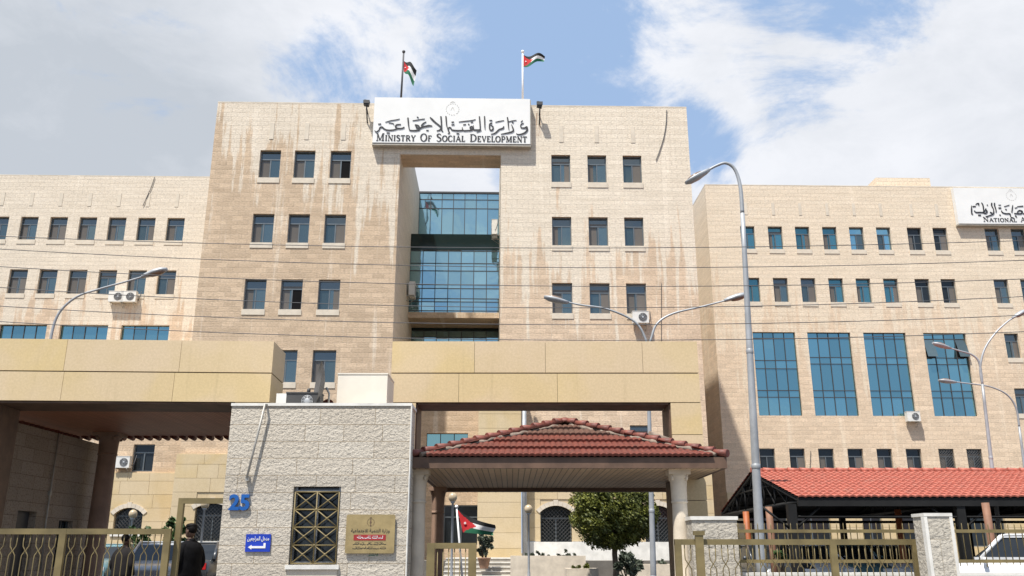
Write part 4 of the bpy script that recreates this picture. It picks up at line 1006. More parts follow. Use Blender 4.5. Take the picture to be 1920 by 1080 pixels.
# ================================================================== BOOTH AT FAR LEFT
bt = thing('side_booth', 'brown stone booth in deep shade under the left canopy', 'booth', (-11.1, 20.0, 0))
dw = (1.0, 1.0)
mb = MB()
zt0 = 4.38
# east wall facing +x with door and window: build in a rotated frame
holder = MB(); op = [(.15, .95, .45, 2.5), (2.05, 2.75, 1.25, 2.35)]
wallgrid(holder, -1.2, 4.0, .3, zt0, 0, op, .25)
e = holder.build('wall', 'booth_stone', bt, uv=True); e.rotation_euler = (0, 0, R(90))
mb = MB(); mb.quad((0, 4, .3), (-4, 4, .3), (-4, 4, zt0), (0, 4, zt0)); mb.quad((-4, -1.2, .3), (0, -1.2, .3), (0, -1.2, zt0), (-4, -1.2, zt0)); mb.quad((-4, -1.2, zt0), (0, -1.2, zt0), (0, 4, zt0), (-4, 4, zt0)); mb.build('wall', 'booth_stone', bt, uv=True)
mb = MB(); mb.box(-.22, -.16, .16, .94, .46, 2.49); mb.build('door', 'frame_dark', bt)
mb = MB(); mb.box(-.16, -.12, 2.06, 2.10, 1.26, 2.34); mb.box(-.16, -.12, 2.70, 2.74, 1.26, 2.34); mb.box(-.16, -.12, 2.38, 2.42, 1.26, 2.34); wi = mb.build('window', 'frame_alu', bt)
mb = MB(); mb.quad((-.18, 2.06, 1.26), (-.18, 2.74, 1.26), (-.18, 2.74, 2.34), (-.18, 2.06, 2.34)); mb.build('glass', 'window_dim', wi)
mb = MB(); mb.tube([(.04, 1.35, zt0), (.04, 1.35, 2.3), (.06, 1.4, 1.2)], .02, 6); mb.box(.0, .06, 1.32, 1.40, 2.9, 3.0); mb.build('conduit', 'galv_old', bt)

# ================================================================== GATES, FENCE, PILLARS
def gate_panel(mb, x0, x1, z0, z1, y=0, pitch=.10, zc=None, r=.009, zc2=None):
    """upright bars bent in pairs so each pair meets at the crossing height"""
    n = max(2, int(round((x1-x0)/pitch/2))*2); st = (x1-x0)/n
    zc = zc if zc is not None else z1-.33
    for k in range(n):
        xb = x0+(k+.5)*st; pc = x0+(k//2*2+1)*st   # crossing axis
        dx = pc-xb; pts = []
        cr = [zc] if zc2 is None else [zc, zc2]
        zz = [z1]
        for c in cr:
            for dz, f in ((.13, 0), (.07, .1), (.035, .55), (0, .92), (-.035, .55), (-.07, .1), (-.13, 0)): pts.append((xb+dx*f, y, c+dz))
        mb.tube([(xb, y, z1)]+pts+[(xb, y, z0)], r, 5)
def gate(label, origin, rz, panels, z0, z1, group=None, posts=True, zc=None, name='metal_gate', rail=.09, pw=.11, zc2=None):
    o = thing(name, label, 'gate', origin, rz, group)
    xs = panels
    fr = MB(); fr.box(xs[0], xs[-1], -.03, .03, z1-rail, z1); fr.box(xs[0], xs[-1], -.03, .03, z0, z0+rail)
    for k, x in enumerate(xs):
        a = x if k == 0 else (x-pw if k == len(xs)-1 else x-pw/2); fr.box(a, a+pw, -.034, .034, z0+.002, z1-.002 if 0 < k < len(xs)-1 else z1-.002)
    fr.build('frame', 'gate_paint', o)
    for k in range(len(xs)-1):
        mb = MB(); gate_panel(mb, xs[k]+pw*(1 if k == 0 else .5), xs[k+1]-pw*(1 if k == len(xs)-2 else .5), z0+rail, z1-rail, zc=zc, zc2=zc2)
        mb.build('bars', 'gate_paint', o)
    return o
Yg = 14.9
def gx_(u, Y=Yg, v=1030): return W(u, v, Y).x
xa, xb, xc = gx_(-160, 14.6), gx_(118), gx_(318)
g1 = gate('olive green bar gate at the left below the stone portal', (xc, 14.9, 0), R(2.0), [xa-xc-.2, gx_(118)-xc, 0], .25, 1.97, zc=1.62, zc2=.8)
# pedestrian door frame and its narrow open leaf
pf = thing('pedestrian_doorway', 'tall olive doorway frame where the man in black stands', 'door frame', (gx_(325), 15.05, 0))
zl = W(370, 934, 15.05).z; xe = gx_(424, 15.05)-gx_(325)
mb = MB(); mb.box(-.045, .045, -.04, .04, .15, zl); mb.box(.045, xe, -.04, .04, zl-.09, zl); mb.build('frame', 'gate_paint', pf)
lf = gate('narrow olive gate leaf swung open against the white gatehouse corner', (gx_(420, 15.1), 15.12, 0), R(82), [0, .75], .25, 1.86, zc=1.5, name='metal_gate')
# centre leaf
g2 = gate('short olive gate leaf between the gatehouse and the pavilion opening', (gx_(800), 14.95, 0), 0, [0, gx_(893)-gx_(800)], .25, W(840, 1018, 14.95).z, zc=.9, pw=.13)
# sliding gate right
x0g = gx_(1265); x1g = gx_(1738, 14.6); lng = math.hypot(x1g-x0g, .0)
zg = W(1300, 1011, Yg).z
g3 = gate('long olive sliding gate in front of the carport fence', (x0g, Yg, 0), 0, [0, gx_(1562)-x0g, x1g-x0g], .25, zg, zc=zg-.39, zc2=zg-1.15)
mb = MB(); mb.box(gx_(1303)-x0g, gx_(1318)-x0g, -.09, -.035, .2, zg+.13); mb.box(gx_(1300)-x0g, gx_(1321)-x0g, -.10, -.03, zg+.06, zg+.13); mb.build('guide_post', 'gate_paint', g3)
# stone pillar right, low pier, dwarf wall and fence on it
pr = thing('stone_pillar', 'pale rough stone pillar at the right end of the sliding gate', 'pillar', (6.72, 14.2, 0))
zp_ = W(1760, 962, 14.2).z
mb = MB(); mb.box(-.20, .22, 0, .42, .1, zp_-.05); mb.build('shaft', 'pillar_stone', pr, uv=True)
mb = MB(); mb.box(-.215, .235, -.015, .435, zp_-.05, zp_); mb.box(-.215, -.165, -.012, .1, .1, zp_-.052); mb.box(.185, .235, -.012, .1, .1, zp_-.052); mb.build('trim', 'white_cap', pr)
pr2 = thing('stone_pier', 'low broad white stone pier between the pavilion column and the sliding gate', 'pier', (3.44, 15.35, 0))
zq_ = W(1340, 968, 15.35).z; a, b = W(1298, 1000, 15.35).x-3.44, W(1383, 1000, 15.35).x-3.44
mb = MB(); mb.box(a, b, 0, .45, .1, zq_-.06); mb.build('body', 'pillar_stone', pr2, uv=True)
mb = MB(); mb.box(a-.02, b+.02, -.02, .47, zq_-.06, zq_); mb.build('cap', 'white_cap', pr2)
dwf = thing('dwarf_wall', 'low white stone boundary wall under the olive railings', 'wall', (3.9, 15.6, 0))
zw = W(1850, 1074, 15.6).z
mb = MB(); mb.box(0, 9, 0, .3, .1, zw-.05); mb.build('body', 'pillar_stone', dwf, uv=True); mb = MB(); mb.box(0, 9, -.03, .33, zw-.05, zw); mb.build('coping', 'white_cap', dwf)
fn = thing('railing_fence', 'olive spiked railing on the boundary wall before the carport', 'fence', (3.9, 15.75, 0))
zr0, zr1 = W(1600, 995, 15.75).z, W(1850, 1052, 15.75).z
mb = MB(); mb.box(0, 9, -.02, .02, zr0-.035, zr0+.02); mb.box(0, 9, -.02, .02, zr1-.03, zr1+.025); mb.build('rails', 'gate_paint', fn)
mb = MB(); k = 0
while k*.115 < 9:
    x = k*.115+.05; mb.tube([(x, 0, zr1-.1), (x, 0, zr0+.09), (x, 0, zr0+.13)], [.009, .009, .002], 5); k += 1
mb.build('spiked_bars', 'gate_paint', fn)

# ================================================================== CARPORT
cp = thing('carport', 'long black steel carport with bright red tiled gable roof', 'carport', (8.2, 25.6, 0))
Lc, Dc, e0, r0 = 26.0, 9.6, 3.12, 4.25
mb = MB(); tiles(mb, (0, 0, e0), (Lc, 0, e0), (Lc, Dc/2, r0), (0, Dc/2, r0), 16, .21, .028, .03)
tiles(mb, (Lc, Dc, e0), (0, Dc, e0), (0, Dc/2, r0), (Lc, Dc/2, r0), 14, .42, .03, .03, sub=3)
mb.build('roof', 'roof_tile_red', cp)
mb = MB()
for k in range(int(Lc/.42)): mb.tube([(k*.42, Dc/2, r0+.05), (k*.42+.44, Dc/2, r0+.035)], [.085, .07], 8)
mb.build('ridge_tiles', 'roof_tile_red', cp)
mb = MB(); mb.box(0, Lc, .02, .12, e0-.26, e0-.02); mb.box(0, Lc, Dc-.12, Dc-.02, e0-.26, e0-.02)
for k in range(2): # underside boards
    pass
mb.quad((0, .05, e0-.03), (0, Dc/2, r0-.05), (Lc, Dc/2, r0-.05), (Lc, .05, e0-.03)); mb.quad((0, Dc-.05, e0-.03), (Lc, Dc-.05, e0-.03), (Lc, Dc/2, r0-.05), (0, Dc/2, r0-.05))
mb.build('eaves', 'dark_steel', cp)
def truss(x):
    mb = MB(); t = .05
    mb.tube([(x, .1, e0-.1), (x, Dc/2, r0-.1), (x, Dc-.1, e0-.1)], .075, 4); mb.tube([(x, .1, e0-.14), (x, Dc-.1, e0-.14)], .07, 4)
    for k in range(1, 8):
        yy = Dc*k/8; zt_ = e0-.1+(r0-e0)*(1-abs(yy-Dc/2)/(Dc/2)); mb.tube([(x, yy, e0-.14), (x, yy, zt_)], .04, 4)
        if k < 8: 
            y2 = Dc*(k+1)/8 if yy < Dc/2 else Dc*(k-1)/8; z2 = e0-.1+(r0-e0)*(1-abs(y2-Dc/2)/(Dc/2)); mb.tube([(x, yy, e0-.14), (x, y2, z2)], .03, 4)
    mb.tube([(x, Dc*.27, (e0+r0)/2-.05), (x, Dc*.73, (e0+r0)/2-.05)], .035, 4)
    return mb
xx = [0.06, 5.4, 10.8, 16.2, 21.6]
for x in xx: truss(x).build('truss', 'dark_steel', cp)
mb = MB()
for k in range(1, 8): yy = Dc*k/8; zt_ = e0-.12+(r0-e0)*(1-abs(yy-Dc/2)/(Dc/2)); mb.tube([(0, yy, zt_), (Lc, yy, zt_)], .05, 4)
mb.tube([(0, .15, e0-.55), (Lc, .15, e0-.55)], .04, 4); mb.tube([(0, Dc-.2, e0-.4), (Lc, Dc-.2, e0-.4)], .05, 4); mb.build('purlins', 'dark_steel', cp)
pxs = [W(1489, 1000, 25.7).x-8.2, W(1807, 1000, 25.7).x-8.2]; stp = pxs[1]-pxs[0]
for k in range(5):
    mb = MB(); x = pxs[0]+k*stp
    mb.box(x-.12, x+.12, .05, .27, .4, e0-.2); mb.box(x-.2, x+.2, -.03, .35, .42, .5)
    for s in (-1, 1): mb.tube([(x, .16, e0-.95), (x+s*.8, .16, e0-.3)], .035, 4)
    mb.build('post', 'dark_steel', cp)
    mb = MB(); mb.box(x-.10, x+.10, Dc-.3, Dc-.1, .4, e0-.2); mb.build('post', 'dark_steel', cp)
for k, (u, Y, m_) in enumerate(((1403, 30, 'orange_paint'), (1447, 26.8, 'brown_post'), (1690, 28.5, 'orange_paint'), (1858, 24.6, 'brown_post'))):
    mb = MB(); x = W(u, 1000, Y).x; mb.tube([(0, 0, .4), (-.01, 0, 1.5), (-.03, 0, 2.9)], [.11, .10, .10], 10); mb.box(-.2, .2, -.2, .2, .4, .46)
    o = mb.build('painted_post', m_); o.location = (x, Y, 0)
    tag(o, ['orange post under the carport left of the street lamp', 'brown orange post just right of the street lamp pole', 'orange post left of the pale stone pillar', 'brown post before the white car at the right edge'][k], 'post', 'painted posts under the carport')

# ================================================================== STREET LAMPS
def crv(pts, n=6):
    P = []
    for k in range(len(pts)-1):
        a = pts[max(k-1, 0)]; b = pts[k]; c = pts[k+1]; d_ = pts[min(k+2, len(pts)-1)]
        for s_ in range(n):
            t = s_/n; P.append(.5*((2*b)+(-a+c)*t+(2*a-5*b+4*c-d_)*t*t+(-a+3*b-3*c+d_)*t**3))
    P.append(pts[-1]); return P
def lamp(label, Y, base_u, base_v, arms, r0=.1, r1=.05, gz_=.42, heads=True, mat='galv', group='street lamps of the yard and street', hs=1.0):
    """pole from the ground; each arm is a list of picture points ending at the lamp head"""
    top = W(*arms[0][0], Y); b = W(base_u, base_v, Y); d = (b-top); k = (gz_-top.z)/d.z if abs(d.z) > .01 else 1; base = top+d*k
    o = thing('street_lamp', label, 'street lamp', (base.x, Y, gz_), 0, group); O = Vector((base.x, Y, gz_))
    mb = MB(); n = 10; pts = [base.lerp(top, t/n)-O for t in range(n+1)]
    mb.tube(pts, [r0+(r1-r0)*t/n for t in range(n+1)], 12); hgt = (top-base).length
    mb.lathe([(r0*2.1, 0), (r0*2.1, .04), (r0*1.25, .08), (r0*1.2, .5), (r0*1.02, .55)], n=12)
    for f in (.33, .62):
        q = base.lerp(top, f)-O; rr_ = r0+(r1-r0)*f; mb.lathe([(rr_, -.06), (rr_*1.12, -.04), (rr_*1.12, .04), (rr_, .06)], c=q, n=12)
    mb.build('pole', mat, o)
    for a in arms:
        P = crv([W(u, v, Y)-O for u, v in a]); m = len(P)
        mb = MB(); mb.tube(P, [r1*.95+(r1*.55-r1*.95)*t/(m-1) for t in range(m)], 8); ao = mb.build('arm', mat, o)
        d_ = (P[-1]-P[-3]).normalized(); ang = math.atan2(d_.z, d_.x)
        rot = Matrix.Rotation(-ang, 3, 'Y'); c = P[-1]+d_*.28*hs
        mb = MB(); L = [(-.34, .05, .045), (-.22, .09, .075), (0, .15, .10), (.2, .14, .09), (.34, .06, .045)]; ns_ = 12; i0 = 0
        for x, ry, rz_ in L:
            for k in range(ns_):
                t = 2*math.pi*k/ns_; zz = math.sin(t)*rz_*hs; zz = max(zz, -.03*hs)
                v_ = rot @ Vector((x*hs, math.cos(t)*ry*hs, zz)); mb.v.append(tuple(c+v_))
        for k in range(len(L)-1):
            for j in range(ns_): a0 = k*ns_+j; a1 = k*ns_+(j+1) % ns_; mb.f.append((a0, a1, a1+ns_, a0+ns_)); mb.m.append(0); mb.sm.append(True)
        mb.f += [tuple(reversed(range(ns_))), tuple(range(4*ns_, 5*ns_))]; mb.m += [0, 0]; mb.sm += [False, False]
        h = mb.build('lamp_head', mat, ao)
        mb = MB(); mb.ellipsoid(c+rot @ Vector((.05*hs, 0, -.035*hs)), (.22*hs, .12*hs, .055*hs), 12, 6, rot=rot); mb.build('lens', 'lamp_lens', h)
    return o
lamp('tall grey street lamp standing in front of the red carport, head bent left', 20.0, 1424, 1000, [[(1392, 400), (1388, 350), (1378, 318), (1362, 306), (1345, 310), (1326, 320)]], .115, .055, .42, hs=1.05)
lamp('double armed street lamp rising behind the portal beam', 26.0, 1222, 960, [[(1214, 660), (1210, 635), (1190, 603), (1140, 580), (1090, 572), (1062, 566)], [(1214, 660), (1221, 635), (1232, 607), (1262, 588), (1320, 574), (1362, 563)]], .09, .045, .42, hs=1.15)
lamp('street lamp curving out above the left stone portal', 24.0, 80, 900, [[(92, 680), (97, 625), (112, 585), (145, 556), (190, 541), (240, 527), (270, 518)]], .09, .045, .42, hs=1.1)
lamp('two armed lamp at the right, one head high and one lower left', 33.0, 1858, 860, [[(1842, 720), (1838, 690), (1846, 655), (1866, 625), (1888, 604), (1900, 596)], [(1842, 720), (1836, 680), (1822, 665), (1800, 658), (1780, 652)]], .1, .05, .42, hs=1.05)
lamp('smaller lamp at the right edge with its arm crossing the last blue window', 40.0, 1919, 860, [[(1911, 800), (1905, 765), (1888, 740), (1856, 725), (1815, 719), (1790, 716)]], .1, .05, .42, hs=1.2)
def globe(label, u, v, Y, base):
    p = W(u, v, Y); o = thing('globe_lamp', label, 'garden lamp', (p.x, Y, base), 0, 'globe lamps in front of the building')
    h = p.z-base; mb = MB(); mb.lathe([(.11, 0), (.11, .05), (.06, .1), (.05, .5), (.04, .55), (.038, h-.12), (.07, h-.1), (.08, h-.06), (.05, h-.05)], n=10); mb.build('pole', 'galv', o)
    mb = MB(); mb.ellipsoid((0, 0, h+.08), (.15, .15, .16), 16, 10); mb.build('globe', 'globe_glass', o)
globe('globe lamp on a thin pole before the arched window far left', 249, 968, 33, .42)
globe('globe lamp partly behind the man in black by the dark window', 384, 950, 33, .42)
globe('globe lamp on a grey pole beside the low flag', 849, 937, 30, .42)
globe('globe lamp right of the drainpipe before the yellow stone wall', 991, 959, 32, .42)

# ================================================================== FLAGS
def flag(label, polepts, Y, corner, fx, name='flagpole', r=.03, mat='white_paint', W_=1.3, H_=.75, base=None):
    """fx(s,t) -> picture point for the cloth; s along the fly, t down the hoist"""
    a, b = W(*polepts[0], Y), W(*polepts[1], Y); o = thing(name, label, 'flag', tuple(a), 0); O = a.copy()
    mb = MB(); mb.tube([a-O, b-O], [r, r*.75], 8); mb.ellipsoid(b-O, (r*1.6, r*1.6, r*1.6), 8, 6); mb.build('pole', mat, o)
    n, m = 24, 18; mb = MB()
    def pt(s, t):
        u, v = fx(s, t); p = W(u, v, Y)-O; p.y += .10*math.sin(s*7+t*2)*s; return p
    for i in range(n):
        for j in range(m):
            s, t = (i+.5)/n, (j+.5)/m
            tri = s < .5*(1-abs(2*t-1)); mi = 0 if tri else (1 if t < 1/3 else 2 if t < 2/3 else 3)
            mb.quad(pt(i/n, j/m), pt((i+1)/n, j/m), pt((i+1)/n, (j+1)/m), pt(i/n, (j+1)/m), mi)
            mb.sm[-1] = True
    f = mb.build('flag', ['flag_red', 'flag_black', 'flag_white', 'flag_green'], o)
    mb = MB(); c = pt(.14, .5)
    sz = (pt(0, 0)-pt(0, 1)).length*.07; pts = [(c.x+sz*(1 if k % 2 == 0 else .45)*math.sin(math.pi*k/7), c.z+sz*(1 if k % 2 == 0 else .45)*math.cos(math.pi*k/7)) for k in range(14)]
    mb.prism(pts, c.y-.035, c.y-.025); mb.build('star', 'flag_white', f)
    return o
def lowflag(s, t):
    hu, hv = 858+10*t, 956+42*t
    tu, tv = 928-2*t+2*math.sin(t*6), 984+20*t
    k = s; sag = 6*math.sin(s*math.pi)*(1-t)
    return hu+(tu-hu)*k, hv+(tv-hv)*k**.9+sag*.6
flag('waving flag low on a white pole between the gatehouse column and building steps', [(868, 1100), (856, 950)], 24, None, lowflag, r=.03)
def f1(s, t):   # limp flag on the dark pole
    return 757+24*s*(1-.25*t)+t*0, 114+20*t+16*s*s+10*s*t+2*math.sin(s*9)
def f2(s, t):
    return 980+42*s-2*t*s, 102+23*t*(1-.55*s)+4*math.sin(s*6.5)*.8+2*s
flag('dark flagpole with drooping flag above the left end of the white sign', [(751.5, 192), (757, 97)], 42.5, None, f1, r=.06, mat='wire')
flag('white flagpole with flag blown right above the white sign', [(980, 195), (980, 97)], 42.5, None, f2, r=.06, mat='white_paint')

# ================================================================== FIXTURES ON THE FACADES
def local_to_world(x, y, z):
    c, s = math.cos(YAW), math.sin(YAW); return (c*x-s*y, Y0+s*x+c*y, z)
def flood(label, u, v, sgn):
    x, z = B(u, v, -.5); o = thing('floodlight', label, 'floodlight', local_to_world(x, -.5, z), YAW, 'floodlights beside the white sign')
    mb = MB(); mb.tube([(0, .48, -.9), (0, 0, -.35), (0, 0, -.1)], .035, 6); mb.tube([(0, .5, -.35), (0, 0, -.3)], .03, 6); mb.build('bracket', 'ac_dark', o)
    mb = MB(); mb.prism([(-.16, -.13), (.10, -.19), (.15, .09), (-.12, .15)], -.11, .12); mb.box(-.17, .15, -.15, -.112, -.08, .1); mb.build('housing', 'ac_dark', o)
flood('black floodlight on the roof edge left of the white sign', 688, 193, -1)
flood('black floodlight on the roof edge right of the white sign with rust below', 1012, 196, 1)
x, z = B(1010, 215, 0); mb = MB(); mb.quad((x-.14, -.004, z-1.25), (x+.12, -.004, z-1.25), (x+.12, -.004, z+.1), (x-.14, -.004, z+.1)); o = mb.build('rust_streak', 'rust', ministry, uv=True)
ACS = [('left one of the paired air conditioners on the left wing wall', 220, 568, 10.4, .9), ('right one of the paired air conditioners on the left wing wall', 243, 568, 10.4, .9),
       ('air conditioner below the third floor windows beside the lamp arm on the right tower', 1200, 608, -.12, .78), ('air conditioner under the third tall blue bay', 1710, 791, YR-.12, .78),
       ('air conditioner beside the dark window under the left canopy', 232, 878, 1.6, .72)]
for lb, u, v, yl, w in ACS:
    x, z = B(u, v, yl); ac_unit(lb, local_to_world(x, yl, z), YAW, w, w*.72)
x, z = B(933, 444, 5.0); ac_unit('air conditioner high on the right side of the glass recess', local_to_world(xr0-.13, 5.0, z), YAW-R(90), .95, .85)
x, z = B(773, 552, 5.5); ac_unit('air conditioner on the shaded left wall of the glass recess', local_to_world(xl1+.13, 6.0, z), YAW+R(90), .95, .75)
def cable(parent, pts, yl, r=.022):
    mb = MB(); mb.tube(crv([Vector((B(u, v, yl)[0], yl, B(u, v, yl)[1])) for u, v in pts]), r, 5); mb.build('cable', 'wire', parent)
cable(ministry, [(290, 332), (284, 350), (276, 368), (268, 386)], 10.45); cable(ministry, [(1250, 206), (1249, 230), (1245, 256), (1236, 285), (1230, 300)], -.04, .02)
cable(ministry, [(1240, 530), (1240, 600), (1240, 660)], -.03, .012); cable(annex, [(1520, 845), (1519, 870), (1518, 890)], YR-.05, .014)
# overhead wires
def wireobj(vl, vc, vr, Y, k):
    P = [W(0, vl, Y), W(1140, vc, Y), W(1920, vr, Y)]; xs = [p.x for p in P]; zs = [p.z for p in P]
    def z(x): return sum(zs[i]*math.prod((x-xs[j])/(xs[i]-xs[j]) for j in range(3) if j != i) for i in range(3))
    mb = MB(); mb.tube([(x*.8, Y, z(x*.8)) for x in range(-18, 19)], .0065, 5)
    tag(mb.build('overhead_wire', 'wire'), k, 'wire', 'overhead wires strung across the street')
for row, nm_ in zip(((443, 465, 451), (467, 502, 488), (500, 537, 523), (539, 577, 556), (574, 609, 591), (603, 638, 622)),
    ('topmost overhead wire crossing the facade', 'second overhead wire from the top', 'third overhead wire from the top', 'fourth overhead wire from the top', 'fifth overhead wire from the top, second lowest', 'lowest overhead wire just above the portal beams')):
    wireobj(*row, 13.5, nm_)

# ================================================================== PLANTS
def foliage(mb, c, r, n, leaf=.07, clumps=60, seed=1, fill=.55, shell=True):
    rnd = random.Random(seed); cs = []
    for _ in range(clumps):
        z = rnd.uniform(-1, 1); t = rnd.uniform(0, 2*math.pi); q = math.sqrt(1-z*z); rad = rnd.uniform(fill, 1.0)
        cs.append((Vector((q*math.cos(t)*r[0]*rad, q*math.sin(t)*r[1]*rad, z*r[2]*rad)), rnd.uniform(.10, .2)*max(r)))
    for k in range(n):
        cc, cr = cs[rnd.randrange(clumps)]
        d = Vector((rnd.gauss(0, 1), rnd.gauss(0, 1), rnd.gauss(0, 1))).normalized()*cr*rnd.random()**.4
        p = Vector(c)+cc+d; a = Vector((rnd.gauss(0, 1), rnd.gauss(0, 1), rnd.gauss(.3, 1))).normalized(); b = a.orthogonal().normalized(); e = a.cross(b)
        s = leaf*rnd.uniform(.6, 1.3); mb.quad(p-b*s*.45, p-e*s, p+b*s*.45, p+e*s)
tx = W(1152, 1000, 30)
tr = thing('clipped_tree', 'round clipped olive green tree seen under the pavilion roof', 'tree', (tx.x, 30, .42))
mb = MB(); mb.tube([(0, 0, 0), (.02, 0, .6), (-.01, .02, 1.1), (0, 0, 1.7)], [.14, .10, .09, .08], 9)
for k in range(7): a = 2*math.pi*k/7; mb.tube([(0, 0, 1.2), (.35*math.cos(a), .35*math.sin(a), 1.8), (.9*math.cos(a), .9*math.sin(a), 2.5)], [.06, .045, .02], 6)
mb.build('trunk', 'bark', tr)
mb = MB(); foliage(mb, (0, 0, 2.55), (1.38, 1.38, 1.22), 30000, .055, 260, 5, .86); foliage(mb, (0, 0, 2.55), (1.15, 1.15, 1.02), 12000, .085, 200, 6, .6); mb.build('crown', 'leaf_olive', tr)
def shrub(label, u, v, Y, base, r, n, mat, seed, group=None, pot=False):
    p = W(u, v, Y); o = thing('shrub', label, 'shrub', (p.x, Y, base), 0, group); cz = max(p.z-base, r[2]*.8)
    mb = MB(); rnd = random.Random(seed)
    for k in range(6): a = 2*math.pi*k/6; mb.tube([(0, 0, 0), (r[0]*.3*math.cos(a), r[1]*.3*math.sin(a), cz*.6), (r[0]*.6*math.cos(a), r[1]*.6*math.sin(a), cz)], [.03, .02, .01], 5)
    mb.build('stems', 'bark', o)
    mb = MB(); foliage(mb, (0, 0, cz), r, n, .09, 26, seed, .2); mb.build('leaves', mat, o)
    if pot:
        mb = MB(); mb.lathe([(.16, 0), (.24, .35), (.26, .36), (.26, .4), (.22, .4)], n=14); mb.build('pot', 'terracotta', o)
shrub('grey green shrub right of the clipped tree trunk', 1178, 1062, 28, .42, (.5, .45, .45), 1300, 'leaf_grey', 2)
shrub('green shrub behind the left gate near the man in black', 325, 1002, 32, .42, (.45, .45, .75), 1300, 'leaf_green', 3)
shrub('bushy green shrub seen through the left gate bars', 262, 1012, 31, .42, (.55, .5, .5), 1500, 'leaf_green', 4)
shrub('potted plant beside the flag by the building entrance', 908, 1018, 35, 1.0, (.35, .35, .55), 900, 'leaf_grey', 6, pot=True)
shrub('small potted bright green plant behind the sliding gate', 1462, 1040, 24, .42, (.2, .2, .18), 260, 'leaf_green', 8, pot=True)
# steps and planter walls before the entrance
st = thing('entrance_steps', 'broad pale stone steps rising to the entrance behind the flag', 'steps', (0, 34.6, 0))
mb = MB(); sx, ex = W(835, 1050, 36).x, W(1072, 1050, 36).x
for k in range(6): mb.box(sx, ex, k*.34, 6, .42+k*.16 if k else .40, .42+(k+1)*.16)
mb.build('treads', 'concrete', st)
mb = MB()
for k in range(6): mb.box(sx, ex, k*.34-.03, k*.34-.002, .42+(k+1)*.16-.035, .42+(k+1)*.16+.002)
mb.build('nosings', 'white_cap', st)
for i, (u0, u1, v, Y, lb) in enumerate(((957, 1098, 1042, 34.0, 'low pale stone planter wall below the arched windows'), (1062, 1122, 1066, 31.5, 'small stone planter left of the clipped tree'), (1165, 1262, 1058, 36.5, 'grey low planter wall behind the grey green shrub'))):
    a, b = W(u0, v, Y), W(u1, v, Y); o = thing('planter', lb, 'planter', (a.x, Y, .42), 0, 'planters before the building'); h = a.z-.42; w = b.x-a.x
    mb = MB(); mb.box(0, w, 0, .18, 0, h); mb.box(0, w, .9, 1.08, 0, h); mb.box(0, .18, .18, .9, 0, h); mb.box(w-.18, w, .18, .9, 0, h); mb.build('walls', 'column_stone', o, uv=True)
    mb = MB(); mb.box(.18, w-.18, .18, .9, h-.12, h-.08); mb.build('soil', 'earth', o)
    mb = MB(); rnd = random.Random(i)
    for k in range(int(w*1.4)+1): foliage(mb, (rnd.uniform(.3, w-.3), .5, h+.02), (.3, .22, .16), 140, .07, 6, 30+i*9+k, .2)
    mb.build('plants', ['leaf_grey', 'leaf_olive', 'leaf_grey'][i], o)

